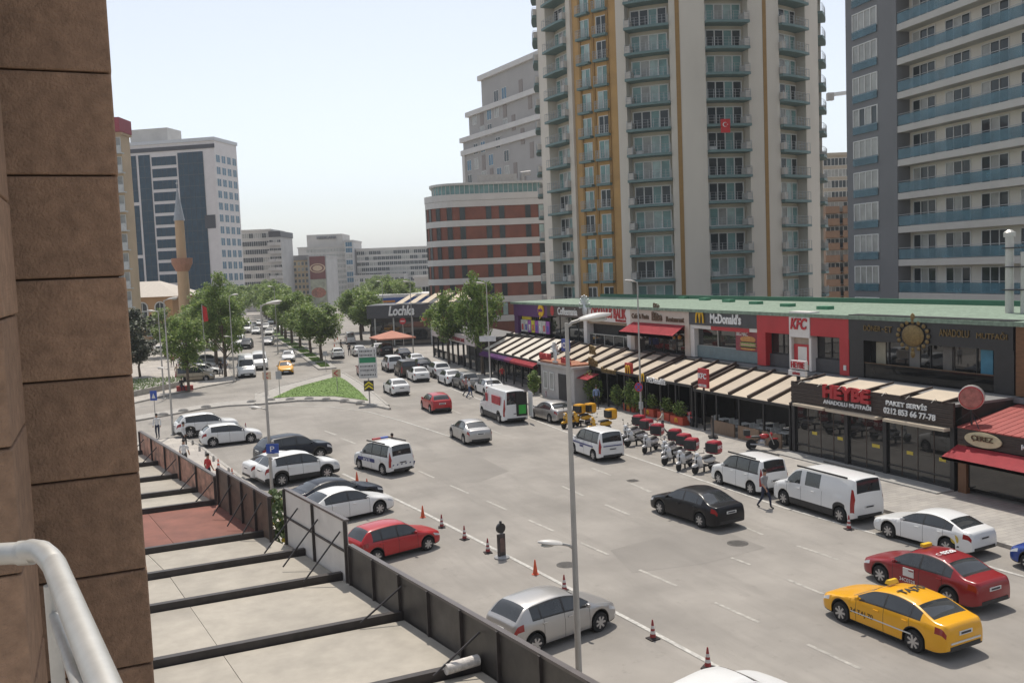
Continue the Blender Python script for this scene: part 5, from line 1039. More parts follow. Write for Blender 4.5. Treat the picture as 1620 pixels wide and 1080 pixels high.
# ================================================================ scooters and motorcycles
def scooter_proto(body, boxm, label):
    r = empty('delivery_scooter', label, 'scooter')
    for y_ in (.62,-.62):
        w_ = MB().lathe([(.13,-.05),(.2,-.055),(.225,-.03),(.225,.03),(.2,.055),(.13,.05)],16,axis='x').build('wheel',TYRE,r,(0,y_,.225),smooth=True); MB().lathe([(.135,-.03),(.135,.03)],12,axis='x').build('rim',RIM,w_)
    MB().add([(-.16,.25,.28),(.16,.25,.28),(.18,-.2,.28),(-.18,-.2,.28),(-.16,.25,.36),(.16,.25,.36),(.18,-.2,.36),(-.18,-.2,.36)],[(3,2,1,0),(4,5,6,7),(0,1,5,4),(1,2,6,5),(2,3,7,6),(3,0,4,7)]).build('floorboard',TRIM,r)
    sh = MB(); n = 7
    for i in range(n):
        t = i/(n-1); y_ = .30+.22*t**.7-.10*(t>.8)*t; z = .33+.55*t; wd = .20+.04*math.sin(t*3.1)-(.09 if i == n-1 else 0)
        sh.v += [(-wd,y_-.06,z),(-wd*.5,y_+.07,z),(wd*.5,y_+.07,z),(wd,y_-.06,z),(0,y_-.1,z)]
    for i in range(n-1):
        for k in range(5): sh.f.append((i*5+k,i*5+(k+1)%5,i*5+5+(k+1)%5,i*5+5+k)); sh.m.append(0)
    sh.f.append((30,31,32,33,34)); sh.m.append(0); sh.build('front_shield',body,r,smooth=True)
    MB().ball((0,.62,.40),(.08,.26,.10),10).build('mudguard',body,r,smooth=True); MB().ball((0,-.50,.52),(.17,.46,.17),12).build('tail_body',body,r,smooth=True); MB().ball((0,-.32,.70),(.15,.42,.085),12).build('seat',TRIM,r,smooth=True)
    MB().tube([(0,.62,.3),(0,.42,.95)],.035,8).build('steering_column',TRIM,r); MB().tube([(-.32,.28,1.02),(-.12,.40,.98),(.12,.40,.98),(.32,.28,1.02)],.018,6).build('handlebar',TRIM,r); MB().ball((0,.46,.92),(.13,.10,.10),10).build('headlight_pod',body,r,smooth=True); MB().ball((0,.55,.92),(.08,.03,.06),8).build('headlight',LAMPW,r)
    for s in (-1,1): MB().tube([(s*.26,.3,1.02),(s*.3,.28,1.2)],.008,5).ball((s*.31,.28,1.24),(.06,.015,.04),8).build('mirror',TRIM,r)
    MB().tube([(-.15,-.3,.3),(-.17,-.75,.3)],.05,8).build('exhaust',RIM,r); MB().box(-.02,.02,-.1,.0,0.0,.3).build('stand',TRIM,r)
    b = MB(); w_, d, h, c = .29,.31,.29,.06
    for z, e in ((0,c),(c,0),(2*h-c*1.6,0),(2*h,c*1.6)):
        for sx, sy in ((-1,-1),(1,-1),(1,1),(-1,1)):
            for k in range(3): a = R(45*k)+math.atan2(sy,sx)-R(45); b.v.append((sx*(w_-c)+(c-e*.7)*math.cos(a), sy*(d-c)+(c-e*.7)*math.sin(a), z))
    for i in range(3):
        for k in range(12): b.f.append((i*12+k,i*12+(k+1)%12,i*12+12+(k+1)%12,i*12+12+k)); b.m.append(0)
    b.f += [tuple(range(11,-1,-1)),tuple(range(36,48))]; b.m += [0,0]
    bx = b.build('top_box',boxm,r,(0,-.86,.80),smooth=True); MB().box(-.2,.2,-.25,.1,-.06,.0).build('rack',TRIM,bx); MB().box(-.294,.294,.10,.314,.06,.5).build('box_front_panel',TRIM,bx)
    return r, bx
REDB = M('box_red',(.36,.025,.04),.4,var=.08); YELB = M('box_yellow',(.70,.34,.01),.4,var=.06); ORD = ('first','second','third','fourth','fifth','sixth','seventh','eighth','ninth'); SCW = M('scooter_white',(.60,.60,.60),.3,coat=.5); SCY = M('scooter_yellow',(.66,.36,.02),.3,coat=.5)
def spot(root, q, hd, label=None, group=None):
    p = G(*q) if not isinstance(q, Vector) else q; root.location = (p.x,p.y,root.location.z); root.rotation_euler = (0,0,-R(hd)); root.scale = (1.1,)*3
    if label: root['label'] = label
    if group: root['group'] = group
    return root
ps, bx = scooter_proto(SCW, REDB, 'white delivery scooter with red top box in the kerbside row')
for s in (-1,1): letters('KFC',LTG,bx,(s*.296,-.09,.3),wd=.36,h=.17,rot=(R(90),0,R(90*s)),ext=.006,bold=.03)
letters('KFC',LTG,bx,(0,-.316,.3),wd=.42,h=.19,rot=(R(90),0,0),ext=.006,bold=.03)
qs = [(1113,746),(1083,741),(1065,732),(1058,724),(1029,714),(1006,704),(998,697)]
for i, q in enumerate(qs):
    o = ps if i == 0 else copy_tree(ps); spot(o, q, 250+random.uniform(-14,14), '%s white scooter with red top box counted from the roof railed people carrier' % ORD[i], group='white delivery scooters parked in a row')
py, bx = scooter_proto(SCY, YELB, 'yellow delivery scooter with yellow top box behind the silver saloon')
for i, q in enumerate(((903,676),(918,674),(948,684))):
    o = py if i == 0 else copy_tree(py); spot(o, q, 250+i*9, '%s yellow delivery scooter with yellow box counted from the silver saloon' % ORD[i], group='yellow delivery scooters by the lamp post')
def motorbike(label, q, hd, z=.12):
    p = G(*q, z); r = empty('motorcycle', label, 'motorcycle', (p.x,p.y,z), -R(hd)); RD = M('bike_red',(.42,.02,.025),.3,coat=.5)
    for y_ in (.66,-.62):
        w_ = MB().lathe([(.2,-.05),(.29,-.055),(.31,-.03),(.31,.03),(.29,.055),(.2,.05)],18,axis='x').build('wheel',TYRE,r,(0,y_,.31),smooth=True); m_ = MB()
        for k in range(6): m_.bar((0,0,0),(0,.22*math.cos(k*1.047),.22*math.sin(k*1.047)),.03,.02,up=(1,0,0))
        m_.build('rim',RIM,w_)
    MB().ball((0,.12,.80),(.14,.3,.15),12).build('fuel_tank',RD,r,smooth=True); MB().ball((0,-.35,.78),(.13,.4,.07),12).build('seat',TRIM,r,smooth=True); MB().ball((0,-.02,.46),(.16,.25,.2),10).build('engine',RIM,r); MB().ball((0,-.75,.78),(.09,.22,.08),10).build('tail',RD,r,smooth=True)
    for s in (-1,1): MB().tube([(s*.09,.66,.31),(s*.09,.42,.95)],.025,6).build('fork',RIM,r)
    MB().tube([(-.36,.26,1.06),(-.1,.40,1.0),(.1,.40,1.0),(.36,.26,1.06)],.018,6).build('handlebar',TRIM,r); MB().ball((0,.52,.9),(.11,.09,.12),10).build('headlight',RD,r); MB().tube([(.16,.1,.3),(.18,-.7,.38)],.05,8).build('exhaust',RIM,r); MB().bar((0,.4,.75),(0,-.5,.5),.06,.08).build('frame',TRIM,r)
    MB().ball((0,.66,.64),(.07,.3,.05),8).build('mudguard',RD,r)
    for s in (-1,1): MB().tube([(s*.3,.28,1.05),(s*.34,.26,1.25)],.008,5).ball((s*.35,.26,1.28),(.06,.02,.04),6).build('mirror',TRIM,r)
    MB().box(-.2,.2,-1.05,-.7,.88,1.18).build('top_box',TRIM,r); return r
motorbike('red motorcycle parked against the chicken shop terrace', (1206,711), 120); motorbike('red motorcycle standing among the red planters', (1090,672), 200)
# ================================================================ people
SKIN = M('skin',(.36,.20,.13),.6,var=.08,scale=6); HAIR = M('dark_hair',(.02,.015,.012),.7); SHOE = M('shoe',(.02,.02,.02),.6)
def cloth(n, c): return M('cloth_'+n, c, .85, var=.12, scale=6, bump=.3, bscale=20)
def person(label, pos, hd, shirt, trou, pose='stand', sleeve=.5, z=0, sc=1.0, act=None):
    L = .10 if pose == 'stand' else .30; sw = .05 if pose == 'stand' else .22
    J = {'pel':(0,0,.93),'belly':(0,.01,1.10),'chest':(0,.0,1.32),'neck':(0,.01,1.50),'head0':(0,.02,1.58),'head1':(0,.03,1.70),
      'hipL':(-.10,0,.90),'kneeL':(-.11,L*.6+.03,.50),'ankL':(-.11,L*.9-.02,.09),'toeL':(-.12,L*.9+.15,.035),'hipR':(.10,0,.90),'kneeR':(.11,-L*.2+.03,.50),'ankR':(.11,-L-.04,.10),'toeR':(.12,-L+.12,.035),
      'shL':(-.19,0,1.43),'elL':(-.25,-sw*.5,1.15),'wrL':(-.24,-sw+.08,.90),'haL':(-.235,-sw+.12,.80),'shR':(.19,0,1.43),'elR':(.25,sw*.4,1.15),'wrR':(.24,sw+.10,.92),'haR':(.235,sw+.14,.82)}
    if act == 'phone': J.update(elR=(.24,.08,1.16),wrR=(.14,.28,1.26),haR=(.10,.33,1.32))
    if act == 'reach': J.update(elL=(-.34,.16,1.22),wrL=(-.45,.36,1.15),haL=(-.48,.44,1.13))
    if act == 'sit': J.update(kneeL=(-.13,.42,.92),ankL=(-.13,.45,.5),toeL=(-.13,.58,.45),kneeR=(.13,.42,.92),ankR=(.13,.45,.5),toeR=(.13,.58,.45))
    rad = dict(pel=.135,belly=.125,chest=.145,neck=.06,head0=.075,head1=.085,hipL=.09,kneeL=.062,ankL=.045,toeL=.035,shL=.062,elL=.045,wrL=.034,haL=.036); rad.update({k[:-1]+'R':v for k,v in list(rad.items()) if k.endswith('L')})
    B = [('pel','belly',0),('belly','chest',0),('chest','neck',0),('neck','head0',2),('head0','head1',2),('chest','shL',0),('chest','shR',0)]
    for s in 'LR': B += [('pel','hip'+s,1),('hip'+s,'knee'+s,1),('knee'+s,'ank'+s,1),('ank'+s,'toe'+s,3),('sh'+s,'el'+s,0),('el'+s,'wr'+s,0 if sleeve > .8 else 2),('wr'+s,'ha'+s,2)]
    ks = list(J); me = bpy.data.meshes.new('body'); me.from_pydata([J[k] for k in ks], [(ks.index(a),ks.index(b)) for a,b,_ in B], [])
    o = bpy.data.objects.new('body', me); col.objects.link(o); o.modifiers.new('s','SKIN'); sv = me.skin_vertices[0].data
    for i, k in enumerate(ks): sv[i].radius = (rad[k], rad[k]*(.72 if k in ('chest','belly','pel') else 1)); sv[i].use_root = k == 'pel'
    m = o.modifiers.new('u','SUBSURF'); m.levels = m.render_levels = 2
    dg = bpy.context.evaluated_depsgraph_get(); bm_ = bpy.data.meshes.new_from_object(o.evaluated_get(dg)); bpy.data.objects.remove(o)
    for mt in (shirt, trou, SKIN, SHOE): bm_.materials.append(mt)
    seg = [(Vector(J[a]),Vector(J[b]),m_) for a,b,m_ in B]
    for p in bm_.polygons:
        c = p.center; best = None
        for a, b, m_ in seg:
            t = max(0,min(1,(c-a).dot(b-a)/max(1e-6,(b-a).length_squared))); d = (c-a-(b-a)*t).length
            if best is None or d < best[0]: best = (d, m_)
        p.material_index = best[1]; p.use_smooth = True
    r = empty('person', label, 'person', (pos.x,pos.y,z), -R(hd)); r.scale = (sc,)*3; obj('body', bm_, r)
    MB().ball((0,0,0),(.095,.108,.10),12).build('hair',HAIR,r,(0,.012,1.715),smooth=True); MB().ball((0,.118,1.655),(.014,.02,.018),6).build('nose',SKIN,r)
    return r
WT, GT, BT, NT, DT, RT = cloth('white',(.58,.58,.58)), cloth('grey',(.30,.29,.29)), cloth('blue',(.20,.26,.42)), cloth('navy',(.02,.025,.05)), cloth('dark',(.025,.022,.022)), cloth('red',(.40,.03,.03))
person('man in grey t-shirt and navy jeans walking beside the white van', G(1210,803), 170, GT, NT, 'walk')
person('man in pale shirt and grey trousers walking along the planters', G(1049,689,.12), -60, cloth('beige',(.40,.36,.31)), cloth('slate',(.06,.065,.075)), 'walk', z=.12, act='reach')
person('man in blue shirt standing at the dark cafe entrance', G(944,645,.12), 200, BT, DT, 'stand', sleeve=1, z=.12)
person('person in white top and blue jeans crossing to the parked cars', G(743,629), 100, WT, cloth('jeans',(.05,.08,.16)), 'walk'); person('person in pink top walking just behind the crossing pedestrian', G(738,626), 110, cloth('pink',(.4,.22,.22)), DT, 'walk')
person('man in white striped shirt standing at the pavement corner', G(250,693,.12), 200, WT, NT, 'stand', sleeve=1, z=.12); person('person in white coat and dark trousers near the corner hatchback', G(292,709,.12), 120, WT, DT, 'stand', sleeve=1, z=.12)
person('person in white seen over the printed hoarding', G(293,742,.12), 30, WT, DT, 'stand', z=.12); person('person with dark hair and red top close behind the hoarding', G(331,768,.12), 60, RT, NT, 'stand', z=.12)
person('woman in dark dress standing by the white restaurant entrance', G(861,612,.12), 240, DT, DT, 'stand', sleeve=1, z=.12, sc=1.02); person('person in dark clothes crossing the avenue near the minibus', G(540,556), 100, DT, DT, 'walk'); person('person in black standing between the queued cars', G(553,562), 180, DT, NT)
person('person in dark jacket walking on the plaza pavement', G(350,594,.12), 170, DT, NT, 'walk', z=.12); person('person in blue top beside the plaza pole', G(357,590,.12), 200, BT, DT, z=.12); person('person in brown on the plaza path', G(281,600,.12), 180, cloth('tan',(.3,.2,.12)), DT, 'walk', z=.12); person('person in red on the plaza by the dark tree', G(273,580,.12), 170, RT, DT, 'walk', z=.12)
pz = G(288,618,.12); person('person in dark clothes sitting on a red block at the kerb', pz, 170, DT, NT, 'stand', z=-.28, act='sit'); MB().box(-.7,.9,-.3,.3,0,.48).build('seat_block',M('red_block',(.36,.05,.04),.7),None,(pz.x+.2,pz.y+.15,.12),label='low red block used as a seat at the kerb',cat='block')
person('police officer standing behind the police car', G(627,735)+Vector((0,.6,0)), 200, cloth('officer',(.16,.13,.12)), NT)
person('person in red on the pavement by the glazed cafe', G(795,607,.12), 180, RT, DT, z=.12)
# ================================================================ cones, bollards
ORG = M('cone_orange',(.62,.09,.03),.5,var=.1); CRED = M('cone_maroon',(.28,.03,.03),.5,var=.1); CW = M('cone_white',(.62,.60,.58),.5,var=.1); RUB = M('rubber_base',(.03,.022,.022),.8)
def cone_proto(kind):
    m = CRED if kind == 'striped' else ORG; r = empty('traffic_cone','',"traffic cone")
    if kind == 'striped':
        MB().box(-.24,.24,-.24,.24,0,.05).lathe([(.22,.05),(.17,.09),(.15,.1)],14).build('base',RUB,r); b = MB().lathe([(.145,.09),(.033,.88),(.02,.9)],14).build('cone_body',m,r,smooth=True)
        for z in (.26,.5): r0 = .145-.112*(z-.09)/.79; r1 = .145-.112*(z+.02)/.79; MB().lathe([(r0+.004,z),(r0-.018+.004,z+.13)],14).build('white_band',CW,b)
    elif kind == 'tall':
        MB().box(-.25,.25,-.25,.25,0,.06).build('base',ORG,r); b = MB().lathe([(.17,.06),(.035,1.0),(.02,1.02)],14).build('cone_body',ORG,r,smooth=True)
        for z in (.3,.6): r0 = .17-.135*(z-.06)/.94; MB().lathe([(r0+.004,z),(r0-.018,z+.14)],14).build('white_band',CW,b)
    else:
        MB().lathe([(.2,0),(.2,.03),(.15,.05)],14).build('base',ORG,r); MB().lathe([(.145,.04),(.035,.82),(.02,.84)],14).build('cone_body',ORG,r,smooth=True)
    return r
def cones(kind, spots, label, group, z=0):
    pr_ = cone_proto(kind)
    for i, q in enumerate(spots):
        o = pr_ if i == 0 else copy_tree(pr_); p = G(*q, z); o.location = (p.x,p.y,z); o.rotation_euler = (0,0,random.random()*3); o.scale = (.66,)*3; o['label'] = label % ORD[i] if '%s' in label else label; o['group'] = group or label[:30]
cones('striped', [(699,834),(735,853),(772,874),(893,935),(1033,1010),(1120,1056)], '%s maroon banded cone on the parking line counted from the red hatchback', 'striped cones along the parking line')
cones('striped', [(1343,837)], 'maroon banded cone behind the white panel van', None); cones('plain', [(847,908)], 'bright red cone with small emblem among the maroon ones', None)
cones('plain', [(669,818),(565,762),(581,773)], '%s plain orange cone counted from the old red hatchback', 'plain orange cones'); cones('plain', [(428,703),(441,703),(449,701)], 'orange cone beside the black crossover', 'orange cones past the crossover')
cones('tall', [(346,743),(368,759)], 'tall orange cone with white bands on the left pavement', 'tall cones on the pavement', .12); cones('striped', [(389,681),(864,629)], 'dark red cone standing alone near parked cars', 'lone dark cones'); cones('plain', [(530,540),(534,537),(529,548)], 'small far orange cone by the minibus', 'far cones')
bp = MB().lathe([(.07,0),(.08,.03),(.07,.25),(.05,.32),(.01,.35)],12).mesh('bollard',CONC,True)
for q in ((305,703),(316,713),(326,721),(338,729),(362,748)): p = G(*q,.12); obj('bollard', bp, None, (p.x,p.y,.12), label='short concrete bollard at the pavement edge', cat='bollard', group='bollards on the pavement edge')
kb = MB().ball((0,0,0),(.45,.22,.26),12).mesh('kerb_hump',CONC,True)
for q in ((258,656),(290,650),(326,644),(398,636),(428,633),(459,632),(489,631),(516,632),(545,634),(570,637)): p = G(*q,.13); obj('kerb_hump', kb, None, (p.x,p.y,.13), random.uniform(-.2,.2), label='rounded concrete hump on the island kerb', cat='kerb hump', group='humps on the island kerb')
p = G(794,882); sb = empty('valet_sign','black free standing sign with round head on the parking line','sign',(p.x,p.y,0),R(15)); MB().lathe([(.3,0),(.3,.05),(.22,.1)],16).build('base',M('grey_base',(.3,.3,.3),.6),sb); MB().box(-.16,.16,-.06,.06,.08,.95).build('panel',M('sign_black',(.05,.04,.04),.5,var=.3,scale=6),sb); MB().box(-.11,.11,-.07,-.06,.25,.8).build('panel_face',M('face_brown',(.12,.07,.06),.5,var=.4,scale=8),sb); MB().lathe([(.2,-.05),(.2,.05)],18,axis='x').build('round_head',BLACK,sb,(0,0,1.18),R(90)); MB().ball((0,0,1.42),.06,8).build('knob',BLACK,sb)
# ================================================================ street lamps
POLE = M('lamp_pole',(.40,.385,.36),.5,.3,var=.1,scale=2,grime=.15); LHEAD = M('lamp_head',(.52,.50,.47),.4,var=.06); LGL = M('lamp_lens',(.45,.45,.42),.2)
def lamp(label, pos, dirx, low=True, z0=.12, H=9.95, name='street_lamp', rz=0):
    r = empty(name, label, 'street lamp', (pos[0],pos[1],z0), rz); H -= z0
    MB().tube([(0,0,0),(0,0,.9),(0,0,H)],[.088,.08,.042],12).build('pole',POLE,r,smooth=True); MB().lathe([(.18,0),(.18,.06),(.12,.1)],12).build('base_plate',POLE,r)
    def head(z, d, s, nm):
        MB().tube([(0,0,z-.1),(d*.12,0,z),(d*.35,0,z+.06)],.035,8).build('arm',POLE,r)
        mb = MB(); n = 9
        for i in range(n):
            t = i/(n-1); w_ = .155*s*math.sin(math.pi*min(1,.12+.88*t)**.8)**.6+.015; hh = .085*s*math.sin(math.pi*min(1,.1+.85*t))**.7+.01
            mb.v += [(d*(.28+.72*s*t), w_*math.cos(R(k*36)), z+.05+.09*t*s+hh*math.sin(R(k*36))*(1 if math.sin(R(k*36)) > 0 else .55)) for k in range(10)]
        for i in range(n-1):
            for k in range(10): mb.f.append((i*10+k,i*10+(k+1)%10,i*10+10+(k+1)%10,i*10+10+k)); mb.m.append(0)
        mb.f += [tuple(range(9,-1,-1)),tuple(range(80,90))]; mb.m += [0,0]; h = mb.build(nm,LHEAD,r,smooth=True)
        MB().ball((d*(.28+.42*s),0,z+.04),(.22*s,.10*s,.05),10).build('lens',LGL,h,smooth=True)
    head(H, dirx, 1, 'lamp_head')
    if low: head(5.0-z0, -dirx, .75, 'lower_lamp_head')
    return r
mainp = onX(900,800,9.15)
lamp('tall pale lamp post with two heads rising beside the silver hatchback', (9.2,18.05), 1, rz=-.3); lamp('lamp post with two heads and blue sign behind the brown parapet', (6.75,45.0), 1, rz=-.3)
lamp('lamp post with two heads at the pavement corner by the two people', G(274,691)[:2], 1, rz=-.3)
l3 = lamp('lamp post carrying a white street name plate among the right trees', (31.6,77.6), -1, low=False); l4 = lamp('lamp post carrying a no stopping sign before the burger terrace', (33.6,55.0), -1, low=False)
lamp('lamp post on the plaza pavement', G(260,633)[:2], -1, low=False, H=8.5); lamp('lamp post at the kerb beside the waiting minibus', G(371,604)[:2], 1, low=True, H=9.5)
for q, lb in (((440,560),'far lamp post over the oncoming lanes'),((609,540),'far lamp post on the right pavement'),((654,560),'lamp post by the market umbrella')): p = G(*q); lamp(lb,(p.x,p.y),-1,low=False,z0=0)
MB().box(-.03,.03,-.75,.75,4.6,5.1).build('name_plate',M('plate_white',(.6,.6,.6),.5),l3,(-.1,0,0),R(60))
SB, SR = M('disc_blue',(.03,.08,.35),.4), M('disc_red',(.45,.02,.03),.4)
def nostop(parent, z, r_=.33):
    o = MB().lathe([(r_,-.02),(r_,.0)],24,axis='x').build('sign_disc',SR,parent,(-.13,0,z),R(28)); MB().lathe([(r_*.8,-.03),(r_*.8,-.02)],24,axis='x').build('disc_face',SB,o); mb = MB()
    for a in (45,-45): mb.bar((-.035,-r_*.75*math.cos(R(a)),-r_*.75*math.sin(R(a))),(-.035,r_*.75*math.cos(R(a)),r_*.75*math.sin(R(a))),.09,.012,up=(1,0,0))
    mb.build('cross_bars',SR,o)
nostop(l4, 2.55); MB().box(-.09,.09,-.14,.14,1.0,1.5).build('pole_notice',M('notice_grey',(.35,.36,.36),.6,var=.4,scale=12),l4)
# ================================================================ signs on posts
def post(root, h, r_=.04, x=0, y_=0): return MB().tube([(x,y_,0),(x,y_,h)],r_,8).build('post',POLE,root)
p = G(585,637,.13); ds = empty('direction_sign','white direction board with green band on a post with yellow chevrons','sign',(p.x,p.y,.13),-YAW+.1)
for x in (-.0,): post(ds,4.8,.06)
MB().box(-.78,.78,-.05,0,2.15,4.75).build('board',M('board_white',(.60,.60,.58),.5),ds,(0,-.06,0)); MB().box(-.70,.70,-.06,-.05,3.5,3.95).build('green_band',M('band_green',(.02,.22,.10),.5),ds,(0,-.06,0)); random.seed(2); mb = MB()
for z in (4.5,4.15,3.2,2.85,2.45): 
    x = -.65
    while x < .45: wd = random.uniform(.05,.1); mb.box(x,x+wd,-.062,-.05,z-.07,z+.07); x += wd+.045
    mb.box(.58,.64,-.062,-.05,z-.12,z+.12); mb.box(-.76,.76,-.061,-.05,z-.19,z-.175)
mb.build('board_text',M('board_ink',(.06,.06,.07),.6),ds,(0,-.06,0)); cv = MB().box(-.42,.42,-.05,0,1.05,1.95).build('chevron_panel',BLACK,ds,(0,-.07,0)); mb = MB()
for z in (1.15,1.45): mb.add([(-.36,-.056,z),(0,-.056,z+.26),(.36,-.056,z),(.36,-.056,z+.16),(0,-.056,z+.44),(-.36,-.056,z+.16)],[(0,1,4,5),(1,2,3,4)])
mb.build('chevrons',M('chev_yellow',(.65,.55,.02),.5),cv)
for q, s_ in (((424,624),1),((534,620),1),):
    p = G(*q,.13); r = empty('curve_sign','square red arrow sign on a thin post at the %s of the island lawn'%('left tip' if q[0] < 500 else 'top'),'sign',(p.x,p.y,.13),-YAW); post(r,2.2,.035); MB().box(-.4,.4,-.04,0,1.45,2.2).build('panel',M('panel_pale',(.55,.42,.30),.5),r,(0,-.04,0)); MB().add([(.2,-.1,2.08),(-.12,-.1,1.83),(.2,-.1,1.57),(.05,-.1,1.57),(-.28,-.1,1.83),(.05,-.1,2.08)],[(0,5,4,1),(1,4,3,2)]).build('arrow',SR,r)
for q, h, w_, hh, m, lb in (((443,627),2.4,.55,.75,M('sign_back',(.33,.34,.35),.5,.4),'plain grey backed sign at the island edge'),((246,664),2.4,.55,.8,SB,'blue pedestrian sign at the kerb strip'),((516,588),2.4,.5,.5,MATS['sign_back'],'small grey sign at the head of the median')):
    p = G(*q,.13); r = empty('road_sign',lb,'sign',(p.x,p.y,.13),-YAW); post(r,h,.035); MB().box(-w_/2,w_/2,-.03,0,h-hh,h).build('panel',m,r,(0,-.04,0))
    if m is SB: MB().add([(-.16,-.08,h-.62),(.16,-.08,h-.62),(0,-.08,h-.2)],[(0,1,2)]).build('pictogram',WHITE,r)
p = G(434,812); bs = empty('parking_sign','blue parking sign with white letters on the lamp post','sign',(6.85,44.7,3.0),-YAW); MB().box(-.3,.3,-.05,0,-.12,.34).build('panel',SB,bs); MB().box(-.06,.06,-.0,.12,-.3,.45).build('bracket',POLE,bs); letters('P',LTG,bs,(0,-.06,.1),wd=.2,h=.26,rot=(R(90),0,0),ext=.006); MB().box(-.28,.28,-.045,0,-.3,-.14).build('lower_panel',WHITE,bs)
for q, D, lb in (((603,507),150,'red round sign on a post before the corner restaurant'),((637,508),138,'red octagonal stop sign by the corner restaurant')):
    c = atD(*q,D); r = empty('stop_sign',lb,'sign',(c.x,c.y,0),-YAW); post(r,c.z,.05); MB().lathe([(.5,-.04),(.5,.0)],8,axis='x').build('disc',SR,r,(0,-.06,c.z),R(90)); MB().box(-.32,.32,-.13,-.11,c.z-.07,c.z+.07).build('bar',WHITE,r)
c = G(327,600,.12); r = empty('flag_pole','red flag hanging from a pole among the plaza trees','flag',(c.x,c.y,.12)); post(r,8.5,.05); MB().add([(0,0,8.4),(.5,.05,8.1),(.6,0,6.6),(.1,.05,6.5)],[(0,1,2,3),(3,2,1,0)]).build('cloth',MATS['flag_red'],r)
p = G(1128,692,.12); r = empty('pavement_board','black framed pavement menu board outside the chicken shop','sign board',(p.x,p.y,.12),R(60)); MB().box(-.32,.32,-.05,.05,.12,1.35).box(-.4,.4,-.28,.28,0,.1).build('frame',BLACK,r); MB().box(-.27,.27,-.06,-.05,.2,1.28).build('poster',M('menu_print',(.35,.22,.2),.5,var=.7,scale=5),r); MB().box(-.2,.2,-.066,-.06,1.05,1.2).build('heading',SR,r)
# ================================================================ planters, terrace furniture
LEAFD = [M('leaf_dark',(.10,.165,.045),.55,var=.3,scale=2),M('leaf_mid',(.18,.26,.06),.55,var=.3,scale=2),M('leaf_light',(.25,.31,.09),.55,var=.3,scale=2)]
def leafy(m):
    t = m.node_tree; b = t.nodes['Principled BSDF']; src = b.inputs['Base Color'].links[0].from_socket
    tr = t.nodes.new('ShaderNodeBsdfTranslucent'); mx = t.nodes.new('ShaderNodeMixShader'); mx.inputs[0].default_value = .4
    t.links.new(src, tr.inputs[0]); t.links.new(b.outputs[0], mx.inputs[1]); t.links.new(tr.outputs[0], mx.inputs[2]); t.links.new(mx.outputs[0], t.nodes['Material Output'].inputs[0])
for m_ in LEAFD: leafy(m_)
def leaf_cloud(mb, c, rad, n, size, flat=.7):
    for _ in range(n):
        v = Vector((random.gauss(0,1),random.gauss(0,1),random.gauss(0,1))).normalized()*random.random()**.4; p = Vector((c[0]+v.x*rad[0],c[1]+v.y*rad[1],c[2]+v.z*rad[2])); u = Vector((random.gauss(0,1),random.gauss(0,1),random.gauss(0,.6))).normalized(); w_ = u.cross(Vector((random.gauss(0,.5),random.gauss(0,.5),1))).normalized(); s = size*random.uniform(.6,1.25)
        mb.add([p-u*s,p+w_*s*.55,p+u*s,p-w_*s*.55],[(0,1,2,3)],random.choice((0,1,1,2)))
random.seed(21)
pl = empty('red_planter','red planter box with leafy shrub on the burger terrace edge','planter'); MB().box(-.3,.3,-.75,.75,0,.55).build('box',M('planter_red',(.42,.055,.025),.6,var=.1),pl)
mb = MB(); leaf_cloud(mb,(0,0,1.05),(.4,.75,.6),420,.09); mb.build('foliage',LEAFD,pl); arches(pl,(-.33,0,.3),.3,YLW)
for i, q in enumerate(((996,650),(1027,658),(1051,664),(1072,671))): p = G(*q,.12); o = pl if i == 0 else copy_tree(pl); o.location = (p.x+.2,p.y,.12); o['label'] = '%s red planter with leafy shrub counted from the terrace motorcycle among them' % ORD[3-i]; o['group'] = 'red planters on the terrace edge'
def shrub(label, pos, rad, n, name='hedge_shrub', size=.11):
    r = empty(name,label,'shrub',(pos[0],pos[1],.12)); mb = MB(); leaf_cloud(mb,(0,0,rad[2]+.15),rad,n,size); mb.build('foliage',LEAFD,r); MB().tube([(0,0,0),(.03,0,rad[2])],[.05,.03],6).build('stem',MATS['bark'],r)
for i,(y_,x,h) in enumerate(((58.4,35.5,1.0),(59.8,35.6,1.2),(61.6,35.5,.9),(64.6,35.4,1.1),(65.6,35.3,1.3))): shrub(['bushy shrub beside the terrace corner','tall shrub on the cafe front','low shrub by the cafe door','green shrub right of the white entrance','tall green shrub touching the white entrance'][i],(x,y_),(.5,.65,h),500)
shrub('potted palm like plant at the white entrance',(33.9,73.2),(.55,.55,1.0),260,'potted_plant',.2); shrub('dark shrub at the end of the purple cafe',(34.6,74.4),(.4,.5,.9),300,'potted_plant')
tb = empty('terrace_table','small pale table on the chicken shop terrace','table'); MB().box(-.35,.35,-.35,.35,.70,.74).build('table_top',WHITE,tb); MB().tube([(0,0,0),(0,0,.7)],.035,8).build('leg',BLACK,tb); MB().lathe([(.22,0),(.22,.03)],12).build('foot',BLACK,tb)
ch = empty('terrace_chair','white chair on the chicken shop terrace','chair'); MB().box(-.21,.21,-.21,.21,.43,.47).build('seat',WHITE,ch); MB().box(-.21,.21,.18,.22,.5,.88).build('backrest',WHITE,ch)
for sx in (-1,1):
    for sy in (-1,1): MB().box(sx*.18-.015,sx*.18+.015,sy*.18-.015,sy*.18+.015,0,.43).build('leg',RAILM,ch)
k = 0
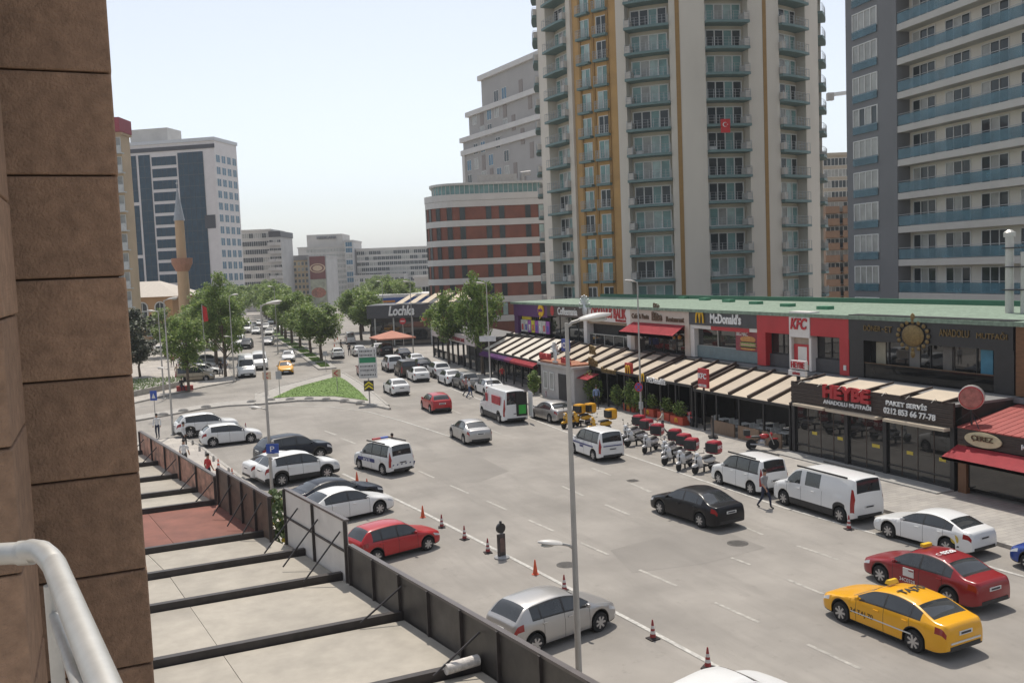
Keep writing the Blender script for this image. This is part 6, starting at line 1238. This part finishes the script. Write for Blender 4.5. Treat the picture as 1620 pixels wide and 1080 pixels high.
for x, y_ in ((36.5,43.4),(36.5,45.4),(36.5,47.4),(36.6,49.6),(37.7,44.4),(37.7,46.6)):
    o = tb if k == 0 else copy_tree(tb); o.location = (x,y_,.12); o['group'] = 'terrace tables'
    for j, (dy, a) in enumerate(((-.6,180),(.6,0))): c_ = ch if k+j == 0 else copy_tree(ch); c_.location = (x,y_+dy,.12); c_.rotation_euler = (0,0,R(a)); c_['group'] = 'terrace chairs'
    k += 1
for y0,y1,lb in ((42.6,44.3,'low timber screen by the terrace motorcycle'),(44.6,46.6,'low timber screen in the middle of the chicken terrace'),(47.0,49.4,'low timber screen next to the menu board')): MB().box(35.4,35.5,y0,y1,.12,.95).build('low_screen',M('screen_wood',(.22,.15,.10),.7,var=.2,stretch=(1,6,1)),label=lb,cat='screen')
# ================================================================ trees
def tree_proto(seed, H, cr, n, shape='round', size=.2, trunk=2.6, rad=.16):
    random.seed(seed); tr_ = MB(); top = H*.72
    pts = [(0,0,0),(random.uniform(-.08,.08),random.uniform(-.08,.08),trunk*.6),(random.uniform(-.15,.15),random.uniform(-.15,.15),trunk),(random.uniform(-.2,.2),random.uniform(-.2,.2),top)]
    tr_.tube(pts,[rad*1.2,rad,rad*.85,rad*.25],9); cl = []
    zc = (trunk*.8+H)/2; rz_ = (H-trunk*.8)/2
    for k in range(46):
        while True:
            v = Vector((random.uniform(-1,1),random.uniform(-1,1),random.uniform(-1,1)))
            if .25 < v.length < 1: break
        taper = 1 if shape == 'round' else max(.18, 1-.75*(v.z*.5+.5))*1.25
        if shape == 'round' and v.z < -.3: taper = .8
        cl.append((Vector((v.x*cr*taper, v.y*cr*taper, zc+v.z*rz_*.93)), random.uniform(.45,.85)*cr*.42))
    for c, r_ in cl[:16]:
        z0 = max(trunk*.85, min(top*.95, c.z-r_-.6*Vector((c.x,c.y,0)).length)); tr_.tube([(0,0,z0),(c.x*.5,c.y*.5,(z0+c.z)/2+.1),(c.x,c.y,c.z)],[rad*.45,rad*.28,.02],5)
    me_t = tr_.mesh('trunk', MATS['bark'], True); mb = MB()
    for c, r_ in cl: leaf_cloud(mb, c, (r_*1.15,r_*1.15,r_*.8), n//46, size)
    return me_t, mb.mesh('crown', LEAFD)
TP = [tree_proto(1,6.6,2.7,6400,size=.17), tree_proto(2,6.2,2.9,6400,size=.17), tree_proto(3,7.2,2.6,6400,size=.17), tree_proto(4,11.5,3.4,9000,'cone',.19,2.2,.2)]
DKL = [M('plum_leaf_a',(.025,.035,.018),.55,var=.3),M('plum_leaf_b',(.045,.055,.025),.55,var=.3),M('plum_leaf_c',(.06,.08,.03),.55)]
def tree(label, pos, pi, rz=0, s=1.0, sz=1.0, group=None, dark=False):
    r = empty('street_tree',label,'tree',(pos[0],pos[1],.1),rz,group); r.scale = (s,s,s*sz); obj('trunk',TP[pi][0],r); o = obj('crown',TP[pi][1],r)
    if dark:
        for i in range(3): set_paint(o, DKL[i], i)
random.seed(31)
for i, q in enumerate(((509,572),(492,560),(475,551),(462,544),(452,537),(446,531),(440,526))): tree('%s round tree of the grassy median counted from the traffic island' % ORD[i], G(*q)[:2], i % 3, i*1.7, (1.15,1.15,1.25,1.3,1.4,1.4,1.45)[i], group='median trees')
for i in range(7): tree('round crowned tree far along the median', (34.5+i*1.7,206+i*15), i % 3, i*2.1, 1.5, group='far median trees')
for i in range(9): tree('tree lining the far right pavement', (54+i*4.2,178+i*18), i % 3, i*1.3, 1.5, group='far right pavement trees')
for i in range(6): tree('tree lining the far left pavement', (15+i*3.4,160+i*18), (i+1) % 3, i*1.9, 1.5, group='far left pavement trees')
tree('leafy tree in front of the long sign canopy', (37.3,104.5), 1, .4, .92, 1.5); tree('tall leafy tree beside the street name lamp', (36.6,92), 2, 1.4, .92, 1.65)
tree('tree at the avenue kerb behind the white minibus', G(572,539)[:2], 0, .8, 1.35); tree('tree at the avenue kerb before the low far shops', G(589,541)[:2], 1, 2.8, 1.3); tree('tree behind the fuel station sign', (46,178), 1, 2.2, 1.4)
tree('tall pointed plane tree on the plaza corner', G(357,597)[:2], 3, .3, .78, 1.38); tree('young spreading tree at the plaza kerb', G(299,620)[:2], 0, 2, .82, 1.4); tree('dark tree next to the stone pier', G(196,610)[:2], 2, 1, 1.3, dark=True); tree('small dark leaved tree on the planted bank', G(222,598)[:2], 1, 2.2, .82, dark=True)
tree('round tree in front of the mosque', G(262,566)[:2], 1, .9, 1.15); tree('tree behind the waiting minibus', (15.5,140), 0, 3, 1.25); tree('bushy tree between minaret and plane tree', (13,128), 2, 4, 1.35)
bank = empty('planted_bank','low walled grass bank at the plaza edge','planter',(0,0,.12)); bp_ = P2((190,634),(288,613),(291,604),(190,612)); MB().prism(bp_,0,.55).build('wall',CONC,bank); 
for i in range(1): grass_blades('grass', bp_, 1500, .2, .66, 'grass on the walled bank beside the plaza')
# ================================================================ haze
hz = MB().box(-2600,2600,-700,4700,-2,92).build('haze', [], kind='stuff', label='thin summer haze over the whole street', cat='haze')
hm = bpy.data.materials.new('haze_air'); hm.use_nodes = True; t = hm.node_tree; t.nodes.clear(); pv = t.nodes.new('ShaderNodeVolumePrincipled'); mo_ = t.nodes.new('ShaderNodeOutputMaterial')
pv.inputs['Color'].default_value = (.86,.90,.95,1); pv.inputs['Density'].default_value = .0003; pv.inputs['Anisotropy'].default_value = .3
t.links.new(pv.outputs[0], mo_.inputs['Volume']); hz.data.materials.append(hm)
